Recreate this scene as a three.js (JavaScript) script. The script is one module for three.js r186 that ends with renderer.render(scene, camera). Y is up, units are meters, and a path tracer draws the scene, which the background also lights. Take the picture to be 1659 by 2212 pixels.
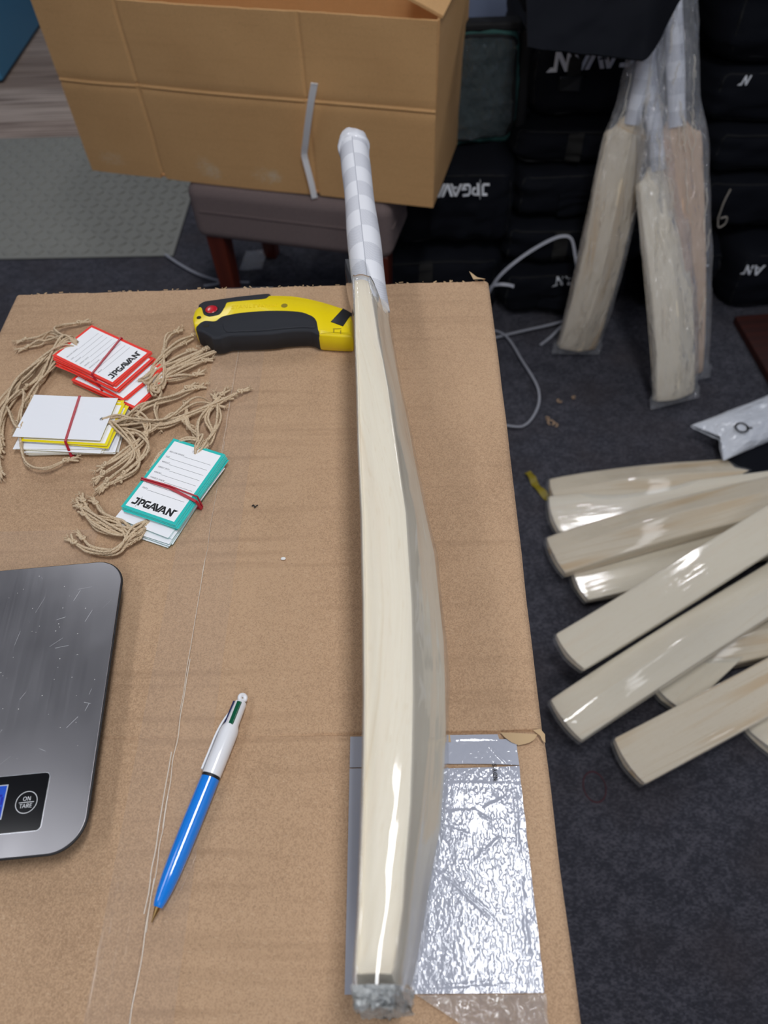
import * as THREE from 'three';
import { mergeGeometries, mergeVertices, toCreasedNormals } from 'three/addons/utils/BufferGeometryUtils.js';
import { RoundedBoxGeometry } from 'three/addons/geometries/RoundedBoxGeometry.js';
import { FontLoader } from 'three/addons/loaders/FontLoader.js';
import { TextGeometry } from 'three/addons/geometries/TextGeometry.js';
import { RectAreaLightUniformsLib } from 'three/addons/lights/RectAreaLightUniformsLib.js';
import { ImprovedNoise } from 'three/addons/math/ImprovedNoise.js';

// ------------------------------------------------------------------ camera, lights, exposure
const scene = new THREE.Scene();
scene.background = new THREE.Color(0x0b0c0e);            // nothing outside the closed room
const camera = new THREE.PerspectiveCamera(69.84, 1659 / 2212, 0.02, 30);
camera.position.set(0, 1.306, 0);
camera.up.set(0.023, 0.594, -0.804);
camera.lookAt(-0.0221, 1.306 - 0.8041, -0.5941);
camera.focus = 0.6;
camera.userData.fStop = 6.5;
const renderer = new THREE.WebGLRenderer({ antialias: true });
renderer.toneMapping = THREE.LinearToneMapping;
renderer.toneMappingExposure = 0.74;
renderer.shadowMap.enabled = true;
renderer.shadowMap.type = THREE.PCFSoftShadowMap;
RectAreaLightUniformsLib.init();
const CEIL = 2.6, LAMP = new THREE.Color(0.955, 0.965, 1.0);
const PANELS = [[0.26, -0.25, 0.22, 0.75, 38], [1.75, -0.35, 0.30, 1.2, 4], [-1.12, 0.12, 0.30, 1.2, 6], [1.25, -2.35, 0.1, 0.5, 60], [-1.2, -2.4, 0.3, 1.2, 18], [0.15, 1.6, 0.3, 1.2, 18]];   // x, z, width, length, radiance

const T = 0.8;                                           // height of the carton's top
// ------------------------------------------------------------------ helpers
let seedState = 7;
const seed = (n) => { seedState = n; };
const rnd = (a = 0, b = 1) => { seedState = (seedState * 1664525 + 1013904223) >>> 0; return a + (b - a) * (seedState / 4294967296); };
const perlin = new ImprovedNoise();
const nz = (x, y, z = 0) => perlin.noise(x, y, z);
const fbm = (x, y, z, o = 4) => { let s = 0, a = 1; for (let i = 0; i < o; i++) { s += a * nz(x, y, z + i * 7.3); x *= 2.03; y *= 2.03; z *= 2.03; a *= 0.5; } return s; };
const lerp = THREE.MathUtils.lerp, clamp = THREE.MathUtils.clamp, sst = THREE.MathUtils.smoothstep;
const V3 = (x, y, z) => new THREE.Vector3(x, y, z);
const used = {};
const numbered = (n) => { const k = used[n] ?? 0; used[n] = k + 1; return k ? n + '_' + String(k).padStart(3, '0') : n; };
const shade = (o) => o.traverse((m) => { if (m.isMesh) { m.castShadow = true; m.receiveShadow = true; } });
function thing(name, label, category, p = [0, 0, 0], turn = 0, group) {
  const o = new THREE.Group(); o.name = numbered(name); o.position.set(...p); o.rotation.y = turn;
  o.userData = { label, category }; if (group) o.userData.group = group;
  scene.add(o); return o;
}
function part(name, geo, mat, parent, label) {
  const m = new THREE.Mesh(geo, mat); m.name = name; m.castShadow = m.receiveShadow = true;
  if (label) m.userData.label = label;
  parent.add(m); return m;
}
function solo(name, label, category, geo, mat, group) {
  const m = new THREE.Mesh(geo, mat); m.name = numbered(name); m.castShadow = m.receiveShadow = true;
  m.userData = { label, category }; if (group) m.userData.group = group;
  scene.add(m); return m;
}
function struct(name, geo, mat, parent = scene) {
  const m = new THREE.Mesh(geo, mat); m.name = name; m.castShadow = m.receiveShadow = true;
  if (parent === scene) m.userData.kind = 'structure';
  parent.add(m); return m;
}
function geoFrom(pos, uv, idx, orient = true) {   // faces turned outwards
  const g = new THREE.BufferGeometry();
  g.setAttribute('position', new THREE.Float32BufferAttribute(pos, 3));
  if (uv) g.setAttribute('uv', new THREE.Float32BufferAttribute(uv, 2));
  let c = [0, 0, 0], vol = 0; const n = pos.length / 3;
  for (let i = 0; i < pos.length; i++) c[i % 3] += pos[i] / n;
  for (let i = 0; i < idx.length; i += 3) { const [p, q, r] = [0, 1, 2].map((k) => [0, 1, 2].map((d) => pos[idx[i + k] * 3 + d] - c[d])); vol += p[0] * (q[1] * r[2] - q[2] * r[1]) - p[1] * (q[0] * r[2] - q[2] * r[0]) + p[2] * (q[0] * r[1] - q[1] * r[0]); }
  if (orient && vol < 0) for (let i = 0; i < idx.length; i += 3) [idx[i + 1], idx[i + 2]] = [idx[i + 2], idx[i + 1]];
  g.setIndex(idx); g.computeVertexNormals(); return g;
}
// closed rings of equal count -> skin with caps; uv in metres
function loft(rings, crease = 0, caps = [true, true]) {
  const n = rings[0].length, pos = [], uv = [], idx = [];
  let v = 0;
  rings.forEach((r, i) => {
    if (i) v += Math.hypot(r[0][0] - rings[i - 1][0][0], r[0][1] - rings[i - 1][0][1], r[0][2] - rings[i - 1][0][2]);
    let u = 0;
    for (let j = 0; j <= n; j++) { const p = r[j % n]; if (j) { const q = r[j - 1]; u += Math.hypot(p[0] - q[0], p[1] - q[1], p[2] - q[2]); } pos.push(...p); uv.push(u, v); }
  });
  for (let i = 0; i + 1 < rings.length; i++) for (let j = 0; j < n; j++) { const a = i * (n + 1) + j, b = a + n + 1; idx.push(a, a + 1, b, a + 1, b + 1, b); }
  const cap = (r, flip) => {
    const c = [0, 1, 2].map((k) => r.reduce((s, p) => s + p[k], 0) / n), base = pos.length / 3;
    pos.push(...c); uv.push(0, 0); r.forEach((p) => { pos.push(...p); uv.push(p[0] - c[0], p[2] - c[2]); });
    for (let j = 0; j < n; j++) { const a = base + 1 + j, b = base + 1 + ((j + 1) % n); flip ? idx.push(base, b, a) : idx.push(base, a, b); }
  };
  if (caps[0]) cap(rings[0], true);
  if (caps[1]) cap(rings[rings.length - 1], false);
  const g = geoFrom(pos, uv, idx);
  return crease ? toCreasedNormals(g, crease) : g;
}
// slab between two height fields top(u,v) and bottom(u,v) -> [x,y,z]; us, vs: grid lines 0..1; uv = (x, z) of the top in metres unless uvf is given
const lin = (n) => Array.from({ length: n + 1 }, (_, i) => i / n);
function slab(us, vs, top, bot, uvf) {
  const pos = [], uv = [], idx = [], nu = us.length, nv = vs.length, uq = uvf ?? ((p) => [p[0], -p[2]]);
  const grid = (f, flip) => {
    const b = pos.length / 3;
    for (const v of vs) for (const u of us) { const p = f(u, v); pos.push(...p); uv.push(...uq(p, u, v)); }
    for (let j = 0; j + 1 < nv; j++) for (let i = 0; i + 1 < nu; i++) { const a = b + j * nu + i, c = a + nu; flip ? idx.push(a, c, a + 1, a + 1, c, c + 1) : idx.push(a, a + 1, c, a + 1, c + 1, c); }
  };
  grid(top, false); grid(bot, true);
  const rim = (list, flip) => {
    const b = pos.length / 3;
    list.forEach(([u, v]) => { const p = top(u, v), q = bot(u, v), w = uq(p, u, v); pos.push(...p, ...q); uv.push(...w, w[0] + 0.004, w[1] + 0.004); });
    for (let i = 0; i + 1 < list.length; i++) { const a = b + i * 2; flip ? idx.push(a, a + 1, a + 2, a + 1, a + 3, a + 2) : idx.push(a, a + 2, a + 1, a + 1, a + 2, a + 3); }
  };
  rim(us.map((u) => [u, 0]), true); rim(us.map((u) => [u, 1]), false); rim(vs.map((v) => [0, v]), false); rim(vs.map((v) => [1, v]), true);
  return geoFrom(pos, uv, idx);
}
// section [[a,b],...] (a across, b along up) swept along points
function sweep(points, section, up = V3(0, 1, 0), closed = false, crease = 0.7) {
  const n = points.length, rings = [];
  for (let i = 0; i < n; i++) {
    const a = points[closed ? (i + n - 1) % n : Math.max(0, i - 1)], b = points[closed ? (i + 1) % n : Math.min(n - 1, i + 1)];
    const t = b.clone().sub(a).normalize(), s = V3().crossVectors(t, typeof up === 'function' ? up(i) : up).normalize(), w = V3().crossVectors(s, t);
    rings.push(section.map(([x, y]) => { const p = points[i]; return [p.x + s.x * x + w.x * y, p.y + s.y * x + w.y * y, p.z + s.z * x + w.z * y]; }));
  }
  if (closed) rings.push(rings[0]);
  return loft(rings, crease, closed ? [false, false] : [true, true]);
}
const spline = (pts, n, closed = false) => new THREE.CatmullRomCurve3(pts.map((p) => V3(...p)), closed, 'centripetal').getPoints(n);
const flat = (w, h) => [[-w / 2, 0], [w / 2, 0], [w / 2, h], [-w / 2, h]];
function bar(w, h, d, x, y, z, r = 0.002) { const g = new RoundedBoxGeometry(w, h, d, 2, Math.min(r, w / 2.1, h / 2.1, d / 2.1)); g.translate(x, y, z); return g; }
const tubeOf = (pts, r, n = 40, k = 8) => new THREE.TubeGeometry(new THREE.CatmullRomCurve3(pts.map((p) => V3(...p)), false, 'centripetal'), n, r, k, false);
const plain = (g) => { const k = g.index ? g.toNonIndexed() : g; for (const a of Object.keys(k.attributes)) if (!['position', 'normal', 'uv'].includes(a)) k.deleteAttribute(a); return k; };
const merge = (list) => mergeGeometries(list.map(plain));

const font = await new FontLoader().loadAsync('fonts/droid/droid_sans_bold.typeface.json');

// ------------------------------------------------------------------ textures
function hash(x, y, s) { let h = Math.imul(x, 374761393) ^ Math.imul(y, 668265263) ^ Math.imul(s, 1274126177); h = Math.imul(h ^ (h >>> 13), 1274126177); return ((h ^ (h >>> 16)) >>> 0) / 4294967296; }
function tile(x, y, px, py, s) {                         // value noise with periods px, py
  const ix = Math.floor(x), iy = Math.floor(y), fx = x - ix, fy = y - iy, u = fx * fx * (3 - 2 * fx), v = fy * fy * (3 - 2 * fy), m = (a, n) => ((a % n) + n) % n;
  const x0 = m(ix, px), x1 = m(ix + 1, px), y0 = m(iy, py), y1 = m(iy + 1, py);
  return lerp(lerp(hash(x0, y0, s), hash(x1, y0, s), u), lerp(hash(x0, y1, s), hash(x1, y1, s), u), v);
}
const tfbm = (u, v, px, py, s, o = 4) => { let a = 0.5, r = 0, n = 0; for (let i = 0; i < o; i++) { r += a * tile(u * px, v * py, px, py, s + i); n += a; a *= 0.55; px *= 2; py *= 2; } return r / n; };
function dataTex(w, h, f, srgb = true, repeat) {
  const d = new Uint8Array(w * h * 4);
  for (let y = 0; y < h; y++) for (let x = 0; x < w; x++) { const c = f(x / w, y / h, x, y), i = (y * w + x) * 4; const q = Array.isArray(c) ? c : [c, c, c]; for (let k = 0; k < 3; k++) d[i + k] = clamp(q[k], 0, 255); d[i + 3] = 255; }
  const t = new THREE.DataTexture(d, w, h); t.wrapS = t.wrapT = THREE.RepeatWrapping; t.magFilter = THREE.LinearFilter; t.minFilter = THREE.LinearMipmapLinearFilter; t.generateMipmaps = true;
  if (srgb) t.colorSpace = THREE.SRGBColorSpace;
  if (repeat) t.repeat.set(1 / repeat[0], 1 / repeat[1]);
  t.needsUpdate = true; return t;
}
function canvasTex(w, h, draw) {
  const c = document.createElement('canvas'); c.width = w; c.height = h; draw(c.getContext('2d'), w, h);
  const t = new THREE.CanvasTexture(c); t.colorSpace = THREE.SRGBColorSpace; t.anisotropy = 8; return t;
}
const again = (t, rx, ry) => { const c = t.clone(); c.wrapS = c.wrapT = THREE.RepeatWrapping; c.repeat.set(1 / rx, 1 / ry); c.needsUpdate = true; return c; };
const mix3 = (a, b, k) => [lerp(a[0], b[0], k), lerp(a[1], b[1], k), lerp(a[2], b[2], k)];

function kraft(base, dark, pale, s, ribs) {
  return dataTex(1024, 1024, (u, v, x, y) => {
    const f = hash(x, y, s), g = hash(x >> 1, y >> 1, s + 1), m = tfbm(u, v, 180, 150, s + 9, 2), big = tfbm(u, v, 4, 4, s + 20, 4), rib = tfbm(u, v, 3, 64, s + 31, 2), sp = hash(x, y, s + 5), fib = hash((x + y * 3) >> 2, y >> 1, s + 6);
    let c = mix3(base, dark, clamp((0.5 - f) * 0.4 + (0.5 - g) * 0.6 + (0.5 - m) * 0.2 + (0.5 - big) * 0.6 + 0.2, 0, 1));
    c = mix3(c, dark, clamp((rib - 0.62) * ribs, 0, 0.4));
    if (sp > 0.997) c = mix3(c, pale, 0.5); else if (sp < 0.002) c = mix3(c, [74, 58, 44], 0.55);
    if (fib > 0.992) c = mix3(c, pale, 0.22);
    return c;
  });
}
const TX = {};
TX.kraft = kraft([194, 161, 128], [148, 118, 90], [226, 206, 180], 11, 0.9);
TX.kraftBox = kraft([226, 178, 120], [202, 154, 100], [212, 178, 132], 31, 0.8);
TX.kraftBump = dataTex(512, 512, (u, v) => 255 * (0.5 * tfbm(u, v, 60, 60, 3, 3) + 0.5 * (0.5 + 0.5 * Math.sin(v * Math.PI * 2 * 52))), false);
TX.carpet = dataTex(1024, 1024, (u, v, x, y) => {
  const a = tfbm(u, v, 150, 260, 5, 2), b = tfbm(u, v, 30, 44, 15, 3), c = tfbm(u, v, 5, 5, 25, 3), k = hash(x >> 1, y, 8);
  let q = mix3([49, 50, 58], [83, 82, 90], clamp((a - 0.5) * 1.7 + (b - 0.5) * 0.9 + 0.42, 0, 1));
  q = mix3(q, [58, 52, 54], clamp((c - 0.45) * 1.2, 0, 0.5));
  return k > 0.985 ? mix3(q, [104, 102, 108], 0.5) : q;
});
TX.carpetBump = dataTex(512, 512, (u, v) => 255 * tfbm(u, v, 130, 130, 6, 3), false);
function willow(s, base, line, stain, amount) {
  return dataTex(512, 1024, (u, v) => {
    const warp = tfbm(u, v, 2, 1, s, 2) * 0.9 + tfbm(u, v, 5, 2, s + 4, 2) * 0.3, ring = Math.abs(((u * 9 + warp * 2.6) % 1) - 0.5) * 2, fine = tfbm(u, v, 200, 12, s + 8, 2), flame = tfbm(u, v, 9, 2, s + 12, 3), dot = tfbm(u, v, 90, 60, s + 3, 2);
    let c = mix3(base, line, clamp(Math.pow(1 - ring, 9) * 0.75 * sst(tfbm(u, v, 4, 2, s + 30, 2), 0.42, 0.62) + (0.55 - fine) * 0.4, 0, 1));
    c = mix3(c, stain, clamp((flame - 0.56) * 3.2, 0, 1) * amount);
    return mix3(c, line, clamp((dot - 0.68) * 1.6, 0, 0.35));
  });
}
TX.willow = willow(3, [243, 232, 208], [228, 210, 178], [238, 218, 190], 0.5);
TX.willowTan = willow(43, [232, 218, 192], [212, 188, 150], [212, 176, 126], 0.7);
TX.willowPink = willow(71, [226, 196, 166], [206, 168, 134], [230, 188, 156], 0.7);
TX.peel = dataTex(512, 512, (u, v) => { const a = tfbm(u, v, 20, 13, 4, 2), b = tfbm(u, v, 44, 30, 14, 2); return 255 * clamp(0.72 * sst(a, 0.3, 0.7) + 0.28 * b, 0, 1); }, false);
TX.pouch = dataTex(1024, 1024, (u, v) => {                // relief of the pouch: puckered where the film has drawn together, smooth elsewhere
  const a = tfbm(u, v, 62, 50, 4, 2), b = tfbm(u, v, 120, 96, 14, 2), patch = tfbm(u, v, 5, 5, 33, 3), x = u, y = v;
  const calm = Math.max(1 - sst(x, 0.1, 0.22), sst(y, 0.8, 0.86) * 0.8, sst(patch, 0.54, 0.66) * 0.7);
  return 255 * clamp(lerp(0.7 * sst(a, 0.3, 0.7) + 0.3 * b, 0.5 + 0.12 * (patch - 0.5), calm), 0, 1);
}, false);
TX.crumple = dataTex(512, 512, (u, v) => { const a = tfbm(u, v, 6, 4, 2, 4), b = tfbm(u, v, 13, 8, 12, 3); return 255 * clamp(1 - Math.abs(a - 0.5) * 4.2 * 0.7 - Math.abs(b - 0.5) * 1.4, 0, 1); }, false);
TX.ripple = dataTex(256, 512, (u, v) => 255 * clamp(0.65 * tfbm(u, v, 7, 3, 9, 3) + 0.35 * tfbm(u, v, 24, 8, 19, 2), 0, 1), false);
TX.jute = dataTex(64, 256, (u, v, x, y) => { const k = tfbm(u, v, 16, 40, 7, 2), f = hash(x, y >> 2, 3); return mix3(mix3([218, 196, 165], [166, 140, 110], clamp((0.55 - k) * 2.2, 0, 1)), [226, 204, 170], f > 0.84 ? 0.65 : f < 0.1 ? -0.4 : 0); });
TX.steel = dataTex(512, 512, (u, v, x) => { const l = tile(u * 256, v * 3, 256, 3, 5), k = tfbm(u, v, 7, 5, 8, 3); return clamp(76 + 7 * l + 22 * (k - 0.4), 50, 110); }, false);
TX.brush = dataTex(512, 512, (u, v) => 255 * (0.6 * tile(u * 256, v * 2, 256, 2, 15) + 0.4 * tile(u * 120, v * 2, 120, 2, 16)), false);
TX.stool = dataTex(256, 256, (u, v, x, y) => mix3([140, 122, 118], [110, 97, 95], clamp(tfbm(u, v, 90, 90, 3, 2) + ((x + y) % 4 < 2 ? 0.12 : -0.12), 0, 1)));
TX.cherry = dataTex(256, 512, (u, v) => mix3([116, 48, 28], [72, 26, 16], clamp(tfbm(u, v, 34, 3, 5, 3) * 1.3 - 0.15, 0, 1)));
TX.laminate = [0, 1, 2].map((k) => dataTex(512, 256, (u, v) => mix3([[186, 166, 152], [166, 146, 132], [198, 180, 166]][k], [88, 72, 62], clamp((tfbm(u, v, 4, 40, 5 + k * 9, 4) - 0.42) * 2.4, 0, 0.85))));
TX.weave = dataTex(256, 256, (u, v, x, y) => 128 + 60 * Math.sin(x * 0.8) * Math.sin(y * 0.8) + 50 * (tfbm(u, v, 40, 40, 2, 2) - 0.5), false);

// the wordmark: polygons in units of the letter height
const MARK = [
  [[0.18, 1], [0.62, 1], [0.62, 0.24], [0.5, 0], [0, 0], [0, 0.2], [0.4, 0.2], [0.44, 0.28], [0.44, 0.82], [0.18, 0.82]],
  [[0.715, -0.3], [0.75, -0.3], [0.75, 1.3], [0.715, 1.3]],
  [[0.82, 0], [0.82, 1], [1.27, 1], [1.44, 0.85], [1.44, 0.48], [1.28, 0.32], [1.1, 0.32], [1.1, 0.5], [1.22, 0.5], [1.26, 0.57], [1.26, 0.75], [1.2, 0.81], [1.0, 0.81], [1.0, 0]],
  [[2.17, 1], [1.67, 1], [1.5, 0.82], [1.5, 0.18], [1.67, 0], [2.12, 0], [2.3, 0.5], [1.85, 0.5], [1.85, 0.34], [2.0, 0.34], [1.97, 0.19], [1.74, 0.19], [1.68, 0.26], [1.68, 0.74], [1.74, 0.81], [2.17, 0.81]],
  [[2.2, 0], [2.6, 1], [2.8, 1], [3.2, 0], [2.99, 0], [2.9, 0.22], [2.6, 0.22], [2.66, 0.38], [2.84, 0.38], [2.7, 0.74], [2.41, 0]],
  [[2.9, 1], [3.11, 1], [3.38, 0.3], [3.65, 1], [3.86, 1], [3.48, 0], [3.28, 0]],
  [[3.56, 0], [3.96, 1], [4.16, 1], [4.56, 0], [4.35, 0], [4.26, 0.22], [3.96, 0.22], [4.02, 0.38], [4.2, 0.38], [4.06, 0.74], [3.77, 0]],
  [[4.64, 0], [4.64, 1], [4.83, 1], [5.24, 0.36], [5.24, 1], [5.8, 1], [5.6, 0.8], [5.43, 0.8], [5.43, 0], [5.24, 0], [4.83, 0.64], [4.83, 0]],
];
function drawMark(g, x, y, h, bold) {
  for (const p of MARK) { g.beginPath(); p.forEach(([a, b], i) => (i ? g.lineTo(x + a * h, y - b * h) : g.moveTo(x + a * h, y - b * h))); g.closePath(); g.fill(); if (bold && p[0][0] !== 0.715) g.stroke(); }
}
// letters as thin raised print, only those from letter index a to b
function markGeometry(h, a = 0, b = 8, depth = 0.0008) {
  return merge(MARK.slice(a, b).map((p) => { const g = new THREE.ExtrudeGeometry(new THREE.Shape(p.map((q) => new THREE.Vector2(q[0] * h, q[1] * h))), { depth, bevelEnabled: false }); return g; }));
}
const FIELDS = ['WILLOW GRADE', 'SIZE', 'WEIGHT', 'SWEET SPOT', 'GRAINS', 'HANDLE SHAPE', 'CODE', 'PRICE'];
const tagTex = (edge) => canvasTex(540, 850, (g, w, h) => {
  g.fillStyle = edge; g.fillRect(0, 0, w, h); g.fillStyle = '#fbfcfe'; g.fillRect(28, 28, w - 56, h - 56);
  g.fillStyle = '#1b1c20'; g.strokeStyle = '#3c3e44'; g.lineWidth = 2.4; g.font = '21px sans-serif';
  FIELDS.forEach((f, i) => { const y = 158 + i * 64; g.fillText(f, 52, y); const w0 = 56 + g.measureText(f).width; g.beginPath(); g.moveTo(w0, y + 3); g.lineTo(w - 58, y + 3); g.stroke(); });
  g.fillStyle = '#0b0c0f'; g.strokeStyle = '#0b0c0f'; g.lineWidth = 3; g.lineJoin = 'miter'; drawMark(g, 60, h - 66, 73, true);
});
TX.tags = { red: tagTex('#f5311f'), yellow: tagTex('#f7e300'), teal: tagTex('#1fc3bb') };
TX.grip = canvasTex(512, 1024, (g, w, h) => {
  g.fillStyle = '#f3f4f8'; g.fillRect(0, 0, w, h);
  const n = 11, bh = h / n;
  for (let i = 0; i < n; i++) for (let k = 0; k < 2; k++) if ((i + k) % 2 === 0) {
    const x0 = k * w / 2, y0 = i * bh;
    g.save(); g.beginPath(); g.rect(x0, y0, w / 2, bh); g.clip(); g.fillStyle = '#e3e4e9'; g.fillRect(x0, y0, w / 2, bh);
    g.strokeStyle = '#cfd1d8'; g.lineWidth = 2.2; for (let d = -w; d < w; d += 11) { g.beginPath(); g.moveTo(x0 + d, y0); g.lineTo(x0 + d + (k ? -bh : bh) * 1.3, y0 + bh); g.stroke(); }
    g.restore();
  }
  g.fillStyle = '#a6a8b2'; g.fillRect(w / 2 - 1.5, 0, 3, h); g.fillRect(0, 0, 2, h);
});
TX.panel = canvasTex(1070, 362, (g, w, h) => {
  g.fillStyle = '#0c0d10'; g.fillRect(0, 0, w, h);
  seed(5); for (let i = 0; i < 300; i++) { g.fillStyle = 'rgba(150,150,160,' + rnd(0.05, 0.3) + ')'; g.fillRect(rnd(0, w), rnd(0, h), rnd(1, 3), rnd(1, 3)); }
  const c = (x, a, b) => { g.strokeStyle = g.fillStyle = '#eceef0'; g.lineWidth = 4.5; g.beginPath(); g.arc(x, h * 0.5, 68, 0, 7); g.stroke(); g.font = '37px sans-serif'; g.textAlign = 'center'; g.fillText(a, x, h * 0.5 - 10); g.fillRect(x - 48, h * 0.5 - 2, 96, 4); g.fillText(b, x, h * 0.5 + 35); };
  c(951, 'ON', 'TARE');
});
TX.lcd = canvasTex(552, 220, (g, w, h) => {
  g.fillStyle = '#dfe9ff'; g.fillRect(0, 0, w, h); g.fillStyle = '#1f62f5'; g.fillRect(0, 7, w - 8, h - 14);
  g.fillStyle = '#1a2bd0'; const seg = (x, y, a, b) => g.fillRect(x, y, a, b);
  const X = w - 128; seg(X + 10, 62, 92, 14); seg(X, 78, 14, 50); seg(X + 98, 78, 14, 50); seg(X, 140, 14, 50); seg(X + 98, 140, 14, 50); seg(X + 10, 192, 92, 12);
});

// ------------------------------------------------------------------ materials
const std = (o) => new THREE.MeshStandardMaterial(o), phy = (o) => new THREE.MeshPhysicalMaterial(o);
const M = {
  carton: std({ map: again(TX.kraft, 0.42, 0.42), roughness: 0.86, bumpMap: again(TX.kraftBump, 0.42, 0.42), bumpScale: 0.00012 }),
  cartonTorn: std({ color: 0xc2a680, roughness: 0.95, side: THREE.DoubleSide }),
  box: std({ map: again(TX.kraftBox, 0.42, 0.42), roughness: 0.8 }),
  boxRim: std({ color: 0xc09a6c, roughness: 0.9 }),
  carpet: std({ map: again(TX.carpet, 0.6, 0.6), roughness: 1, bumpMap: again(TX.carpetBump, 0.3, 0.3), bumpScale: 0.0015 }),
  wall: std({ color: 0x8794b0, roughness: 0.9 }),
  ceiling: std({ color: 0xb6b6ba, roughness: 0.95 }),
  lampFrame: std({ color: 0xe6e8ea, roughness: 0.5 }),
  willow: phy({ map: again(TX.willow, 0.16, 0.55), roughness: 0.55 }),
  willowTan: phy({ map: again(TX.willowTan, 0.16, 0.55), roughness: 0.55 }),
  willowPink: phy({ map: again(TX.willowPink, 0.16, 0.55), roughness: 0.55 }),
  film: phy({ color: 0xfbfcfd, roughness: 0.06, transmission: 0.93, thickness: 0, ior: 1.5, bumpMap: again(TX.ripple, 0.12, 0.4), bumpScale: 0.0005, side: THREE.DoubleSide }),
  filmLoose: phy({ color: 0xf7f8fa, roughness: 0.07, transmission: 0.87, thickness: 0, ior: 1.5, bumpMap: again(TX.crumple, 0.11, 0.35), bumpScale: 0.005, side: THREE.DoubleSide }),
  filmBunch: phy({ color: 0xf6faf9, roughness: 0.1, transmission: 0.42, thickness: 0, ior: 1.5, bumpMap: again(TX.crumple, 0.03, 0.03), bumpScale: 0.004, side: THREE.DoubleSide }),
  filmFlat: phy({ color: 0xf6f5f4, roughness: 0.07, transmission: 0.86, thickness: 0, ior: 1.5, bumpMap: again(TX.crumple, 0.06, 0.06), bumpScale: 0.0012, side: THREE.DoubleSide }),
  tape: phy({ color: 0xfefdfb, roughness: 0.1, transmission: 0.95, thickness: 0, ior: 1.48, bumpMap: again(TX.ripple, 0.06, 0.2), bumpScale: 0.0002, side: THREE.DoubleSide }),
  tapeFold: phy({ color: 0xfffaf0, roughness: 0.1, transmission: 0.55, thickness: 0, ior: 1.5 }),
  pouch: phy({ color: 0xb2b6c2, roughness: 0.07, bumpMap: again(TX.pouch, 1, 1), bumpScale: 0.00019, ior: 1.5 }),
  pouchBack: std({ color: 0xb3b1b6, roughness: 0.6 }),
  ink: std({ color: 0x101014, roughness: 0.6 }),
  grip: std({ map: again(TX.grip, 1, 1), roughness: 0.55 }),
  gripWrap: phy({ color: 0xf4f5f9, roughness: 0.3, clearcoat: 0.4, clearcoatRoughness: 0.2 }),
  cane: std({ color: 0xc9a978, roughness: 0.6 }),
  white: phy({ color: 0xeef0f4, roughness: 0.28, clearcoat: 0.3 }),
  blue: phy({ color: 0x1a84ea, roughness: 0.22, clearcoat: 0.7, clearcoatRoughness: 0.1 }),
  green: phy({ color: 0x04563a, roughness: 0.25 }),
  navy: phy({ color: 0x1d2350, roughness: 0.25 }),
  black: std({ color: 0x15171b, roughness: 0.5 }),
  brass: std({ color: 0xa98a5a, roughness: 0.3, metalness: 1 }),
  yellow: phy({ color: 0xf8dd00, roughness: 0.32, clearcoat: 0.25, clearcoatRoughness: 0.3 }),
  rubber: std({ color: 0x23262d, roughness: 0.6, bumpMap: again(TX.weave, 0.012, 0.012), bumpScale: 0.0003 }),
  redButton: phy({ color: 0xc41426, roughness: 0.35, clearcoat: 0.4 }),
  hole: std({ color: 0x201d10, roughness: 0.8 }),
  band: phy({ color: 0xb51e30, roughness: 0.4 }),
  steel: phy({ color: 0xa9a8ac, metalness: 1, roughness: 1, roughnessMap: again(TX.steel, 0.2, 0.2), bumpMap: again(TX.brush, 0.11, 0.2), bumpScale: 0.000007 }),
  scaleBody: std({ color: 0x121316, roughness: 0.4 }),
  panelGlass: phy({ map: TX.panel, roughness: 0.14, clearcoat: 1, clearcoatRoughness: 0.05 }),
  chrome: std({ color: 0xd8dade, roughness: 0.25, metalness: 1 }),
  lcd: std({ color: 0x05070c, emissive: 0xffffff, emissiveMap: TX.lcd, emissiveIntensity: 0.72, roughness: 0.2 }),
  jute: std({ map: again(TX.jute, 1, 0.02), roughness: 0.95 }),
  stool: std({ map: again(TX.stool, 0.08, 0.08), roughness: 0.95 }),
  cherry: phy({ map: again(TX.cherry, 0.09, 0.5), roughness: 0.35, clearcoat: 0.3 }),
  mat: std({ color: 0x8b8b84, roughness: 0.7 }),
  bag: phy({ color: 0x0a0d15, roughness: 0.85, specularIntensity: 0.4, sheen: 0.08, sheenColor: new THREE.Color(0x3a4256), sheenRoughness: 0.6 }),
  bagDark: std({ color: 0x06070a, roughness: 0.75 }),
  bagWeb: std({ color: 0x191816, roughness: 0.85 }),
  print: std({ color: 0xe8ebef, roughness: 0.6 }),
  greenCloth: std({ color: 0x2f5a55, roughness: 0.8 }),
  vinyl: phy({ color: 0xc4d4d8, roughness: 0.14, transmission: 0.84, thickness: 0, ior: 1.5, bumpMap: again(TX.crumple, 0.12, 0.2), bumpScale: 0.006, side: THREE.DoubleSide }),
  cabinet: std({ color: 0x4b90b6, roughness: 0.5 }),
  crate: std({ color: 0x16405f, roughness: 0.5 }),
  strap: phy({ color: 0xffffff, roughness: 0.35 }),
  polybag: phy({ color: 0xd9dde4, roughness: 0.14, bumpMap: again(TX.crumple, 0.2, 0.3), bumpScale: 0.004 }),
  brown: std({ map: again(TX.cherry, 0.2, 0.8), color: 0x9a8a86, roughness: 0.6 }),
  cord: std({ color: 0xa7a094, roughness: 0.8 }),
  caution: std({ color: 0x8a7a10, roughness: 0.5 }),
  shaving: std({ color: 0xa88d72, roughness: 0.9, side: THREE.DoubleSide }),
  chalk: std({ color: 0x4c2c33, roughness: 1 }),
  paper: std({ color: 0xf0f0ee, roughness: 0.9 }),
};

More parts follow.
